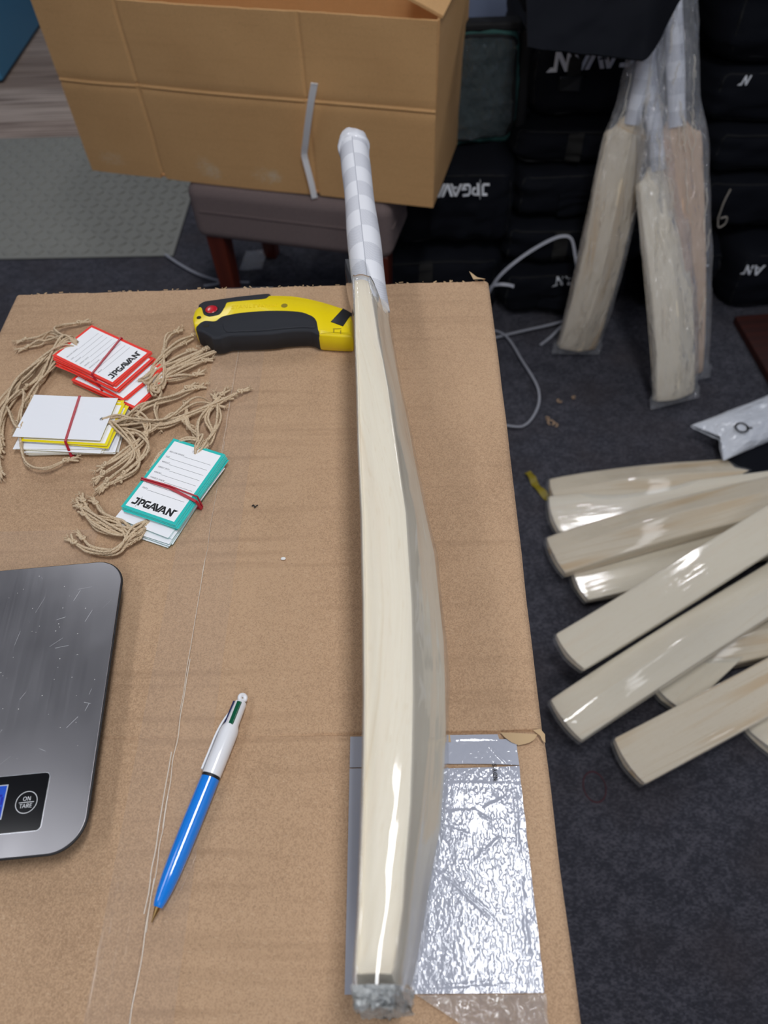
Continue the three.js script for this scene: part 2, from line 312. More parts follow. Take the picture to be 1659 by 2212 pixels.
// ------------------------------------------------------------------ the lamps on the ceiling
PANELS.forEach(([x, z, w, l, power], i) => {
  const o = thing('ceiling_light', ['long ceiling light panel above the carton', 'long ceiling light panel above the bats on the floor', 'long ceiling light panel above the left side of the room', 'long ceiling light panel above the black bags', 'long ceiling light panel above the floor mat', 'long ceiling light panel behind the carton, out of the photo'][i], 'light', [x, CEIL, z]);
  part('frame', merge([bar(w + 0.04, 0.05, 0.02, 0, -0.025, l / 2 + 0.01), bar(w + 0.04, 0.05, 0.02, 0, -0.025, -l / 2 - 0.01), bar(0.02, 0.05, l, w / 2 + 0.01, -0.025, 0), bar(0.02, 0.05, l, -w / 2 - 0.01, -0.025, 0)]), M.lampFrame, o);
  const d = new THREE.BoxGeometry(w, 0.01, l); d.translate(0, -0.03, 0);
  part('diffuser', d, std({ color: 0xffffff, emissive: LAMP, emissiveIntensity: 2, roughness: 0.6 }), o);
  const r = new THREE.RectAreaLight(LAMP, power, w, l); r.position.set(x, CEIL - 0.056, z); r.rotation.x = -Math.PI / 2; scene.add(r);
});

// ------------------------------------------------------------------ room
const block = (x0, x1, y0, y1, z0, z1) => { const g = new THREE.BoxGeometry(x1 - x0, y1 - y0, z1 - z0); g.translate((x0 + x1) / 2, (y0 + y1) / 2, (z0 + z1) / 2); return g; };
{
  const f = slab(lin(2), lin(2), (u, v) => [lerp(-2.6, 2.6, u), 0, lerp(2.4, -2.69, v)], (u, v) => [lerp(-2.6, 2.6, u), -0.06, lerp(2.4, -2.69, v)]);
  const fl = struct('floor', f, M.carpet);
  const ring = new THREE.TorusGeometry(0.019, 0.0011, 6, 40); ring.rotateX(-Math.PI / 2); ring.scale(1, 0.5, 1.35); ring.translate(0.323, 0.0006, -0.367);
  part('chalk_mark', ring, M.chalk, fl, 'faint red ring chalked on the dark carpet');
  const lam = new THREE.Group(); lam.name = 'laminate_floor'; lam.userData.kind = 'structure'; scene.add(lam);
  seed(21);
  const mats = TX.laminate.map((t) => std({ map: again(t, 1.3, 0.2), roughness: 0.5 }));
  for (let r = 0; r < 11; r++) { let x = -2.6 - rnd(0, 0.9); for (let k = 0; k < 3; k++) { const x1 = Math.min(x + 1.25, 0.2), x0 = Math.max(x, -2.6); if (x1 - x0 > 0.05) { const g = bar(x1 - x0 - 0.002, 0.02, 0.138, (x0 + x1) / 2, -0.0105, -2.762 - r * 0.14, 0.0015); const p = g.attributes.position, uv = g.attributes.uv; const ox = rnd(0, 2), oy = rnd(0, 1); for (let i = 0; i < p.count; i++) uv.setXY(i, p.getX(i) + ox, p.getZ(i) + oy); part('plank', g, mats[(r * 2 + k * 3 + (r >> 1)) % 3], lam); } x += 1.25; } }
  struct('floor_001', block(-2.6, 2.6, -0.12, -0.061, -4.4, -2.69), M.hole);
  struct('wall_back', block(-2.7, 0.2, -0.1, CEIL, -4.4, -4.3), M.wall);
  struct('wall_right_back', block(0.2, 2.7, -0.06, CEIL, -2.79, -2.69), M.wall);
  struct('wall_partition', block(0.2, 0.3, -0.1, CEIL, -4.3, -2.79), M.wall);
  struct('wall_left', block(-2.7, -2.6, -0.1, CEIL, -4.3, 2.4), M.wall);
  struct('wall_right', block(2.6, 2.7, -0.06, CEIL, -2.69, 2.4), M.wall);
  struct('wall_front', block(-2.7, 2.7, -0.06, CEIL, 2.4, 2.5), M.wall);
  struct('ceiling', block(-2.7, 2.7, CEIL, CEIL + 0.1, -4.4, 2.5), M.ceiling);
}

// ------------------------------------------------------------------ the big carton that serves as a table
{
  const X0 = -0.428, XS = -0.162, ZF = -0.69, ZN = 0.25, ZC = -0.181, TH = 0.0045;
  const o = thing('carton', 'large closed brown corrugated carton used as a table, its top seam taped', 'carton', [0, 0, 0]);
  const vs = [...new Set([0, 0.004, 0.012, ...lin(60), ...Array.from({ length: 13 }, (_, i) => (ZC - ZF) / (ZN - ZF) + (i - 6) * 0.0005)])].sort((a, b) => a - b);
  const rim = [0, 0.006, 0.012, 0.02, 0.03];
  const us = [...rim, ...lin(64).slice(1, -1).filter((q) => q > 0.035 && q < 0.965), ...rim.map((r) => 1 - r).reverse()];
  const rag = (x) => 0.0014 * fbm(x * 23, 3, 1, 3);
  const sag = (x, z) => 0.0005 * fbm(x * 9, z * 7, 4, 3) - 0.00016 * (0.5 + 0.5 * Math.cos(z * 760)) * sst(-z, 0.58, 0.69);
  const crease = (x, z, k) => { const q = (z - ZC - 0.0012 * nz(x * 40, 5)) / 0.0008; return -0.0024 * k * Math.exp(-q * q) + 0.0007 * k * Math.exp(-((q - 2.6) ** 2)); };
  const flap = (left) => {
    const xr = (z) => (left ? XS - 0.0001 : 0.104 - 0.0095 * sst(z, ZF, 0) + 0.0009 * nz(z * 16, 2) + (z > ZC ? 0.001 * sst(z, ZC, ZC + 0.01) : 0)), xl = () => (left ? X0 : XS + 0.0001);
    const at = (u, v, dy) => { const z0 = lerp(ZF, ZN, v), x = lerp(xl(), xr(z0), u), z = v === 0 ? z0 + rag(x) - 0.02 * Math.max(0, x * 0) : z0; const w = left ? x - X0 : xr(z0) - x, fold = -0.003 * Math.pow(clamp(1 - w / 0.005, 0, 1), 2); return [x, T + dy + fold + sag(x, z) + crease(x, z, left ? 0.25 : sst(x, -0.15, 0.03)) - 0.0006, z]; };
    // u runs along x, v from far to near: reversed so that faces point up
    return slab(us, vs.map((v) => 1 - v).reverse(), (u, v) => at(u, 1 - v, 0), (u, v) => at(u, 1 - v, -TH));
  };
  part('top_flap', flap(true), M.carton, o); part('top_flap', flap(false), M.carton, o);
  const side = (w, h, place) => { const g = slab(lin(6), lin(6), (u, v) => [lerp(-w / 2, w / 2, u), 0.0022, lerp(h / 2, -h / 2, v)], (u, v) => [lerp(-w / 2, w / 2, u), -0.0022, lerp(h / 2, -h / 2, v)]); g.rotateX(Math.PI / 2); place(g); part('side_panel', g, M.carton, o); };
  const H = T - TH - 0.004;
  side(0.94, H, (g) => { g.rotateY(Math.PI / 2); g.translate(0.089, H / 2, (ZF + ZN) / 2); });
  side(0.94, H, (g) => { g.rotateY(-Math.PI / 2); g.translate(X0 + 0.003, H / 2, (ZF + ZN) / 2); });
  side(0.51, H, (g) => { g.rotateY(Math.PI); g.translate(-0.17, H / 2, ZF + 0.006); });
  side(0.51, H, (g) => g.translate(-0.17, H / 2, ZN - 0.006));
  // shreds of torn paper along the far edge
  seed(4); const shreds = [];
  for (let i = 0; i < 90; i++) { const x = rnd(-0.42, 0.1), g = new THREE.PlaneGeometry(rnd(0.001, 0.005), rnd(0.0005, 0.0016)); g.rotateX(rnd(-1.9, -0.4)); g.rotateY(rnd(-0.9, 0.9)); g.translate(x, T + rnd(-0.0025, 0.0008), ZF + rag(x) - 0.0008); shreds.push(g); }
  const sh = part('torn_fibre', merge(shreds), M.cartonTorn, o, 'pale frayed paper fibres along the far edge'); sh.userData.kind = 'stuff';
  // torn lips of paper at the crease
  const lip = (pts, lift, ph) => { const c = pts.reduce((s, p) => [s[0] + p[0] / pts.length, s[1] + p[1] / pts.length], [0, 0]); const ring = pts.map((p, i) => [p[0], T + 0.0008 + lift * (0.5 + 0.5 * Math.sin(i * 2.1 + ph)), p[1]]); const pos = [c[0], T + 0.0016 + lift * 0.4, c[1]], idx = [], uv = [0, 0]; ring.forEach((p) => { pos.push(...p); uv.push(p[0], p[2]); }); for (let i = 0; i < ring.length; i++) idx.push(0, 1 + ((i + 1) % ring.length), 1 + i); return geoFrom(pos, uv, idx, false); };
  part('torn_paper', lip([[0.066, -0.1795], [0.078, -0.1785], [0.092, -0.178], [0.089, -0.174], [0.085, -0.1715], [0.078, -0.1705], [0.073, -0.1725], [0.069, -0.1755]], 0.002, 0), M.cartonTorn, o, 'torn lip of paper at the crease');
  part('torn_paper', lip([[0.021, -0.1795], [0.031, -0.179], [0.0315, -0.1735], [0.027, -0.1732], [0.02, -0.1738]], 0.001, 2), M.cartonTorn, o);
  part('torn_paper', lip([[0.089, -0.181], [0.094, -0.1815], [0.0965, -0.177], [0.0965, -0.172], [0.0945, -0.173], [0.093, -0.176]], 0.003, 4), M.cartonTorn, o);
  part('torn_paper', lip([[0.083, -0.702], [0.088, -0.695], [0.099, -0.689], [0.1, -0.687], [0.087, -0.689]], 0.004, 1), M.cartonTorn, o);

  // clear parcel tape on the seam and a second length across the left
  const film = (x0, x1, z0, z1, h) => { const g = new THREE.PlaneGeometry(x1 - x0, z1 - z0, 14, 80); g.rotateX(-Math.PI / 2); g.translate((x0 + x1) / 2, 0, (z0 + z1) / 2); const p = g.attributes.position, uv = g.attributes.uv; for (let i = 0; i < p.count; i++) { const x = p.getX(i), z = p.getZ(i); p.setY(i, T + h + sag(x, z) + 0.00012 * nz(x * 160, z * 30)); uv.setXY(i, x, z); } g.computeVertexNormals(); return g; };
  const tape = thing('packing_tape', 'clear parcel tape along the seam of the carton, with glossy creases', 'tape');
  part('strip', film(XS - 0.026, XS + 0.026, ZF - 0.001, ZN, 0.0002), M.tape, tape);
  seed(77);
  [[-0.54, -0.44, 0.0003], [-0.33, -0.2, 0.0005], [-0.24, -0.12, 0.0007], [-0.17, -0.07, 0.0009], [-0.14, -0.06, 0.0006], [-0.09, 0.02, 0.0008], [-0.66, -0.5, 0.0003], [-0.46, -0.3, 0.0003]].forEach(([a, b, r], i) => {
    const ox = (i % 3 - 1) * 0.0012, pts = []; for (let k = 0; k <= 8; k++) pts.push([XS + ox + 0.0012 * nz(k * 0.9 + i * 5, 3) + (i === 4 ? 0.0015 : 0), T + 0.00025, lerp(a, b, k / 8)]);
    const g = tubeOf(pts, r * 0.55, 40, 6); part('crease', g, M.tapeFold, tape);
  });
  const t2 = thing('packing_tape', 'short length of clear parcel tape across the carton above the steel scale', 'tape');
  part('strip', film(-0.428, -0.258, -0.362, -0.316, 0.00045), M.tape, t2);
}

// ------------------------------------------------------------------ cricket bats: x across, y from toe to handle, z from face to back
const interp = (tab, s, k) => { let i = 0; while (i + 2 < tab.length && tab[i + 1][0] < s) i++; const a = tab[i], b = tab[i + 1], t = clamp((s - a[0]) / (b[0] - a[0]), 0, 1), q = t * t * (3 - 2 * t) * 0.4 + t * 0.6; return lerp(a[k], b[k], q); };
// station, face offset (bow), edge thickness, spine height
const PROFILE = [[0, 0, 0.018, 0.026], [0.03, 0.0015, 0.0215, 0.032], [0.089, 0.003, 0.026, 0.044], [0.136, 0.003, 0.0285, 0.049], [0.196, 0.002, 0.0305, 0.052], [0.268, 0, 0.0305, 0.051], [0.327, -0.003, 0.028, 0.046], [0.389, -0.005, 0.0245, 0.041], [0.461, -0.008, 0.0185, 0.035], [0.5, -0.009, 0.0152, 0.032], [0.534, -0.01, 0.012, 0.03], [0.57, -0.011, 0.0115, 0.03]];
const halfWidth = (s) => (s < 0.522 ? 0.0535 : s < 0.53 ? 0.0535 - 0.004 * Math.pow((s - 0.522) / 0.008, 2) : 0.0495 - 0.0305 * Math.pow(clamp((s - 0.53) / 0.03, 0, 1), 0.55));
function section(s, out = 0, hull = false, slackX = 0) {
  const f = interp(PROFILE, s, 1) - out, e = f + interp(PROFILE, s, 2) + 2 * out, sp = f + interp(PROFILE, s, 3) + 2 * out, w = halfWidth(s) + out + slackX, r = 0.002, pts = [];
  for (let i = 0; i <= 6; i++) { const u = i / 6 * 2 - 1; pts.push([u * (w - r), f - 0.0012 * (1 - u * u)]); }
  for (const a of [-0.9, -0.45]) pts.push([w - r + r * Math.cos(a), f + r + r * Math.sin(a)]);
  const CROWN = [0, 0.16, 0.33, 0.5, 0.67, 0.84, 1], crown = (t) => [w - 0.0013 * Math.pow(2 * t - 1, 2), lerp(f + r, e - r, t)];   // the edges are slightly round
  for (const t of CROWN) pts.push(crown(t));
  for (const a of [0.8, 1.25]) pts.push([w - 0.0013 - r + r * Math.cos(a), e - r + r * Math.sin(a)]);
  for (let i = 1; i <= 13; i++) { const u = 1 - i / 7, k = 1 - Math.abs(u); pts.push([u * (w - r), e + (sp - e) * (hull ? Math.pow(k, 0.95) : Math.pow(k, 1.35) * (1 - 0.06 * Math.exp(-k * k * 30)) - (k > 0.98 ? 0.02 : 0))]); }
  for (const a of [1.9, 2.35]) pts.push([-(w - 0.0013 - r) + r * Math.cos(a), e - r + r * Math.sin(a)]);
  for (const t of [...CROWN].reverse()) { const q = crown(t); pts.push([-q[0], q[1]]); }
  for (const a of [3.6, 4.05]) pts.push([-(w - r) + r * Math.cos(a), f + r + r * Math.sin(a)]);
  return pts;
}
const STATIONS = [0, 0.0012, 0.004, 0.012, 0.03, 0.05, 0.08, 0.11, 0.14, 0.17, 0.2, 0.235, 0.27, 0.3, 0.33, 0.36, 0.39, 0.42, 0.45, 0.475, 0.5, 0.515, 0.522, 0.525, 0.528, 0.53, 0.531, 0.533, 0.536, 0.54, 0.546, 0.552, 0.556, 0.56];
const toeCurve = (s, x) => s + 0.0055 * Math.pow(Math.abs(x) / 0.0535, 2) * Math.pow(Math.max(0, 1 - s / 0.05), 1.4);
function bladeGeometry() {
  const rings = STATIONS.map((s) => { const k = s < 0.004 ? 1 - 0.0016 * (1 - s / 0.004) * 20 : 1, end = s > 0.552 ? 1 - (s - 0.552) * 26 : 1; return section(s).map(([x, z]) => { const zc = interp(PROFILE, s, 1) + 0.011; return [x * k, toeCurve(s, x), zc + (z - zc) * (s < 0.004 ? lerp(0.93, 1, s / 0.004) : end)]; }); });
  return loft(rings, 0.62);
}
const BLADE = bladeGeometry();
const handleAxis = (s) => -0.0005 - 0.074 * (s - 0.545);
function handleGeometry(s0 = 0.548, s1 = 0.872, r0 = 0.0175) {
  const n = 40, rings = [];
  for (let i = 0; i <= n; i++) { const s = lerp(s0, s1, i / n), r = r0 + 0.0006 * Math.sin(s * 40) - 0.0008 * (i / n), ring = []; for (let j = 0; j < 24; j++) { const a = j / 24 * Math.PI * 2; ring.push([-Math.sin(a) * r * 1.03, s, handleAxis(s) + 0.004 + Math.cos(a) * r]); } rings.push(ring); }
  const g = loft(rings);
  const uv = g.attributes.uv; for (let i = 0; i <= n; i++) for (let j = 0; j <= 24; j++) uv.setXY(i * 25 + j, j / 24 + 0.235, i / n);
  return g;
}
const GRIP = handleGeometry();
function capGeometry() {
  const rings = [];
  for (const [s, k] of [[0.852, 1.0], [0.853, 1.13], [0.857, 1.16], [0.866, 1.12], [0.873, 1.05], [0.8775, 0.85], [0.88, 0.55], [0.881, 0.15]]) { const ring = []; for (let j = 0; j < 32; j++) { const a = j / 32 * Math.PI * 2, r = 0.0168 * k * (1 + 0.02 * Math.sin(a * 5 + s * 300) + 0.015 * Math.sin(a * 11)); ring.push([-Math.sin(a) * r, s + 0.0018 * Math.sin(a * 3 + 1), handleAxis(s) + 0.004 + Math.cos(a) * r]); } rings.push(ring); }
  return loft(rings);
}
const CAP = capGeometry();
// shrunk film over blade and shoulder
function sleeveGeometry(out, amp, sd, to = 0.6) {
  const st = [-0.004, 0.0, 0.012, 0.03, 0.05, 0.08, 0.11, 0.14, 0.17, 0.2, 0.235, 0.27, 0.3, 0.33, 0.36, 0.39, 0.42, 0.45, 0.475, 0.5, 0.518, 0.526, 0.532, 0.54, 0.55, 0.56, 0.58, 0.6].filter((s) => s <= to);
  return loft(st.map((s) => section(Math.max(0, Math.min(s, 0.556)), out, true, s > 0.5 ? 0.006 : 0).map(([x, z], i) => {
    const n = amp * fbm(x * 30 + sd, s * 14, z * 30, 3), back = z > interp(PROFILE, clamp(s, 0, 0.56), 1) + interp(PROFILE, clamp(s, 0, 0.56), 2) * 1.03;
    const up = sst(s, 0.54, 0.6), hx = s > 0.54 ? clamp(x, -0.024, 0.024) : x;
    return [lerp(x, hx, up) * (1 + (back ? Math.abs(n) * 4 : 0)), toeCurve(s, x) - 0.0015, lerp(z + (back ? Math.abs(n) : -Math.abs(n) * 0.15), handleAxis(s) + 0.004 + (z - 0.008) * 1.1, up)];
  })), 0, [false, false]);
}
function makeBat(label, wood, group, size = 1) {
  const o = thing('cricket_bat', label, 'cricket bat', [0, 0, 0], 0, group);
  o.scale.setScalar(size);
  part('blade', BLADE, wood, o);
  part('grip', GRIP, M.grip, o); part('grip_cap', CAP, M.gripWrap, o);
  return o;
}
const axes = (o, y, z) => { const Y = V3(...y).normalize(), Z = V3(...z); Z.addScaledVector(Y, -Z.dot(Y)).normalize(); const X = V3().crossVectors(Y, Z); o.quaternion.setFromRotationMatrix(new THREE.Matrix4().makeBasis(X, Y, Z)); };

// the bat on the carton, lying on its edge
{
  const o = makeBat('pale wooden cricket bat with white grip lying on its edge on the carton', M.willow);
  o.position.set(-0.0262, T + 0.0548, -0.0245);
  axes(o, [0, 0, -1], [1, 0, 0]);
  part('film_sleeve', sleeveGeometry(0.0007, 0.0035, 2), M.film, o, 'clear plastic film shrunk over the blade');
  const rings = []; seed(9);
  for (let i = 0; i <= 10; i++) { const k = i / 10, s = lerp(0.001, -0.008, k); rings.push(section(0, 0.001 * (1 - k), true).map(([x, z], j) => { const q = 1 - 0.1 * k * k; return [x * q + 0.004 * k * nz(j * 1.3, i * 0.9, 3), s + 0.007 * k * nz(j * 0.9, i * 0.8, 9) + (i === 0 ? 0.0 : 0), 0.011 + (z - 0.011) * (1.06 - 0.06 * k) + 0.004 * k * nz(j * 1.1, i, 6)]; })); }
  part('film_end', loft(rings), M.filmBunch, o, 'bunched grey end of the film at the toe');
}

// the bats on the floor right of the carton
const FLOOR_BATS = [
  // label, wood, toe (x, y of the underside, z), heading in degrees, back up?, rise over length
  ['furthest floor bat of the fan, back up, its toe beside the yellow and black tape', 'willowTan', 0.333, 0.002, -0.978, 6.2, true, 0.0],
  ['pale glossy floor bat lying face up, second from the far end of the fan', 'willow', 0.32, 0.0, -0.916, 5.8, false, 0.005],
  ['floor bat with a raised ridge, back up, third from the far end', 'willowTan', 0.306, 0.034, -0.803, 16.0, true, 0.03],
  ['shiny floor bat fourth from the far end, lowest of the further four', 'willow', 0.346, 0.0, -0.752, 13.5, false, 0.0],
  ['pale smooth cricket bat, further of the two laid across the fan', 'willow', 0.29, 0.066, -0.569, 30.1, false, 0.03],
  ['ridged cricket bat lying back up, nearer of the two laid across the fan', 'willow', 0.272, 0.05, -0.457, 30.2, true, 0.035],
  ['tan streaked cricket bat on the carpet nearest the camera in the fan of bats', 'willowTan', 0.369, 0.018, -0.39, 25.0, false, 0.01],
  ['yellowish floor bat showing between the ridged bat and the nearest bat', 'willowTan', 0.47, 0.002, -0.592, 11.0, true, 0.0],
  ['shadowed floor bat underneath the others, only its toe showing below the ridged bat', 'willow', 0.464, 0.0, -0.512, 38, false, 0.0],
  ['cricket bat at the right border of the photo, only its dark toe corner in view', 'willow', 0.628, 0.0, -0.42, 44, true, 0.0],
];
const SIZES = [0.9, 0.88, 0.86, 0.86, 0.74, 0.8, 0.79, 0.85, 0.8, 0.85];
for (const [i, [label, wood, x, y, z, deg, up, rise]] of FLOOR_BATS.entries()) {
  const size = SIZES[i], o = makeBat(label, M[wood], undefined, size);
  o.scale.set(size, 1.06, size);                       // slimmer blades than the one on the carton
  const a = deg * Math.PI / 180;
  o.position.set(x, y + (up ? 0.0022 : 0.0275 * SIZES[i]), z);
  axes(o, [Math.cos(a), rise, -Math.sin(a)], [0, up ? 1 : -1, 0]);
  if (up) o.position.y += 0.0085 * size; else o.position.y += 0.024 * size;
  part('film_sleeve', sleeveGeometry(0.0008, 0.0016, x * 50), M.film, o);
}

// three bats in loose clear bags leaning on the black bags
function loosePoint(sd, w, s, a, out = 0) {
  const up = sst(s, 0.5, 0.6), ww = lerp(w, w * 0.72, up) + 0.004 * nz(s * 12, sd) + (s < 0.02 ? 0.008 : 0), f = s < 0.556 ? interp(PROFILE, clamp(s, 0, 0.556), 1) : handleAxis(s) - 0.016, b = s < 0.556 ? f + interp(PROFILE, clamp(s, 0, 0.556), 3) : handleAxis(s) + 0.024;
  const c = Math.cos(a), q = Math.sign(Math.sin(a)) * Math.pow(Math.abs(Math.sin(a)), 0.6), shut = s < 0.01 ? lerp(0.15, 1, clamp((s + 0.014) / 0.024, 0, 1)) : s > 0.86 ? lerp(1, 0.3, clamp((s - 0.86) / 0.05, 0, 1)) : 1, n = 0.009 * fbm(c * 5 + sd, s * 11, q, 3);
  return [-c * ww, s, (f + b) / 2 + q * ((b - f) / 2 + 0.003 + n) * shut + out];
}
function looseSleeve(sd, w, top) {
  const rings = [];
  for (let i = 0; i <= 90; i++) { const s = lerp(-0.014, top, i / 90), ring = []; for (let j = 0; j < 48; j++) ring.push(loosePoint(sd, w, s, j / 48 * Math.PI * 2)); rings.push(ring); }
  return loft(rings, 0, [false, false]);
}
// creases where the film is folded over itself
function looseFolds(sd, w, count) {
  seed(sd * 97 + 5); const list = [];
  for (let i = 0; i < count; i++) {
    const s0 = i % 3 ? rnd(0.02, 0.55) : rnd(0.5, 0.82), len = rnd(0.02, 0.11), a0 = rnd(0.55, 2.5), da = rnd(-0.25, 0.25), pts = [], r = rnd(0.0005, 0.0013);
    for (let k = 0; k <= 8; k++) pts.push(loosePoint(sd, w, s0 + len * k / 8, a0 + da * k / 8 + 0.12 * nz(k * 0.6, i * 3.1), 0.0006));
    list.push(tubeOf(pts, r, 20, 5));
  }
  return merge(list);
}
[['cream cricket bat in clear plastic, left one of the three standing upright', 'willowTan', [0.463, 0, -1.449], [0.515, 0.495, -1.585], [0.1, 0.3, 1], 0.06, 0.95],
 ['whitish cricket bat in clear plastic, front one of the two standing close together', 'willow', [0.668, 0, -1.262], [0.58, 0.425, -1.525], [0.25, 0.2, 1], 0.06, 0.93],
 ['pinkish cricket bat in clear plastic standing half hidden behind another', 'willowPink', [0.698, 0, -1.335], [0.606, 0.499, -1.565], [0.05, 0.3, 1], 0.064, 1.02]].forEach(([label, wood, a, b, back, w, size], i) => {
  const o = makeBat(label, M[wood], 'cricket bats standing in clear plastic bags', size);
  axes(o, [b[0] - a[0], b[1] - a[1], b[2] - a[2]], back);
  const z = V3(0, 0, 1).applyQuaternion(o.quaternion);
  o.position.set(a[0] - z.x * 0.016, a[1] + 0.02, a[2] - z.z * 0.016);
  const bag = part('plastic_bag', looseSleeve(i * 7 + 1, w, 0.9), M.filmLoose, o);
  part('crease', looseFolds(i * 7 + 1, w, 34), M.tapeFold, bag);
});

// white wrapped bat at the right border
{
  const o = thing('wrapped_bat', 'cricket bat in a white plastic wrapper with a notched end, at the right border', 'cricket bat', [0.692, 0.05, -1.1]);
  const rings = [];
  for (let i = 0; i <= 40; i++) { const s = i / 40 * 0.6, k = sst(s, 0, 0.07); const ring = []; for (let j = 0; j < 36; j++) { const a = j / 36 * Math.PI * 2, c = Math.cos(a), q = Math.sin(a), w = 0.058 - 0.004 * k, h = lerp(0.006, 0.026, k); const notch = 0.034 * Math.pow(1 - Math.abs(c), 1.1) * Math.max(0, 1 - s / 0.12); ring.push([c * w, Math.sign(q) * Math.pow(Math.abs(q), 0.75) * h + 0.0025 * fbm(c * 4, s * 12, q * 2, 3), s + notch]); } rings.push(ring); }
  const g = loft(rings.map((r) => r.reverse()), 0, [false, true]); g.rotateY(Math.PI / 2);     // length along +x
  part('wrapper', g, M.polybag, o);
  const q = new THREE.RingGeometry(0.011, 0.0155, 28); const tail = new THREE.PlaneGeometry(0.013, 0.0045); tail.rotateZ(-0.8); tail.translate(0.011, -0.012, 0); const L = merge([q, tail]); L.rotateX(-Math.PI / 2); L.rotateY(0.3); L.translate(0.075, 0.0265, 0.012);
  part('lettering', L, M.ink, o);
  o.rotation.set(0, 23 * Math.PI / 180, 0.03);
}

// ------------------------------------------------------------------ hang tags in three banded piles, each with its loop of twine
const TAGW = 0.0545, TAGL = 0.084, THK = 0.00042;
const tagShape = () => { const s = new THREE.Shape(); s.moveTo(-TAGW / 2, -TAGL / 2); s.lineTo(TAGW / 2, -TAGL / 2); s.lineTo(TAGW / 2, TAGL / 2); s.lineTo(-TAGW / 2, TAGL / 2); s.closePath(); const h = new THREE.Path(); h.absarc(0, TAGL / 2 - 0.0075, 0.0021, 0, Math.PI * 2, true); s.holes.push(h); return s; };
function tagGeometry() {
  const face = (y, up) => { const g = new THREE.ShapeGeometry(tagShape(), 10), p = g.attributes.position, uv = g.attributes.uv; for (let i = 0; i < p.count; i++) uv.setXY(i, p.getX(i) / TAGW + 0.5, p.getY(i) / TAGL + 0.5); if (!up) g.rotateY(0); g.rotateX(-Math.PI / 2); g.translate(0, y, 0); if (!up) { const ix = g.index.array; for (let i = 0; i < ix.length; i += 3) [ix[i], ix[i + 1]] = [ix[i + 1], ix[i]]; const n = g.attributes.normal; for (let i = 0; i < n.count; i++) n.setY(i, -1); } return plain(g); };
  const w = TAGW / 2, l = TAGL / 2, pos = [], idx = [], uv = [];
  [[-w, l], [w, l], [w, -l], [-w, -l]].forEach(([x, z], i, a) => { const [x2, z2] = a[(i + 1) % 4], b = pos.length / 3; pos.push(x, 0, z, x2, 0, z2, x, THK, z, x2, THK, z2); uv.push(0, 0, 1, 0, 0, 1, 1, 1); idx.push(b, b + 1, b + 2, b + 1, b + 3, b + 2); });
  const sides = plain(geoFrom(pos, uv, idx, false));
  return mergeGeometries([face(THK, true), face(0, false), sides], true);
}
const TAG = tagGeometry();
// the top tag of the yellow pile curls a little
function bent(g, k) { const q = g.clone(), p = q.attributes.position; for (let i = 0; i < p.count; i++) p.setY(i, p.getY(i) + k * Math.pow(p.getZ(i) / (TAGL / 2), 2)); q.computeVertexNormals(); return q; }
const tagBack = std({ color: 0xf5f7fb, roughness: 0.75 });
const TAGM = Object.fromEntries(Object.entries({ red: 0xf0958b, yellow: 0xeceadb, teal: 0xbfe6e2 }).map(([k, c]) => [k, [std({ map: TX.tags[k], roughness: 0.6 }), tagBack, std({ color: c, roughness: 0.8 })]]));

function twine(pts, r = 0.0011) {                       // two-ply twine
  const c = new THREE.CatmullRomCurve3(pts, false, 'centripetal'), L = c.getLength(), n = Math.max(12, Math.round(L / 0.0013)), K = 8, f = c.computeFrenetFrames(n, false), pos = [], uv = [], idx = [];
  for (let i = 0; i <= n; i++) {
    const p = c.getPoint(i / n), s = L * i / n, rr = r * (i < 1 || i === n ? 0.4 : 1);
    for (let j = 0; j <= K; j++) { const a = j / K * Math.PI * 2, ph = a - s / 0.0052 * Math.PI * 2, q = rr * (0.62 + 0.55 * Math.abs(Math.cos(ph))), N = f.normals[i], B = f.binormals[i]; pos.push(p.x + (N.x * Math.cos(a) + B.x * Math.sin(a)) * q, p.y + (N.y * Math.cos(a) + B.y * Math.sin(a)) * q, p.z + (N.z * Math.cos(a) + B.z * Math.sin(a)) * q); uv.push(j / K + s * 60, s); }
  }
  for (let i = 0; i < n; i++) for (let j = 0; j < K; j++) { const a = i * (K + 1) + j, b = a + K + 1; idx.push(a, b, a + 1, a + 1, b, b + 1); }
  return geoFrom(pos, uv, idx, false);
}
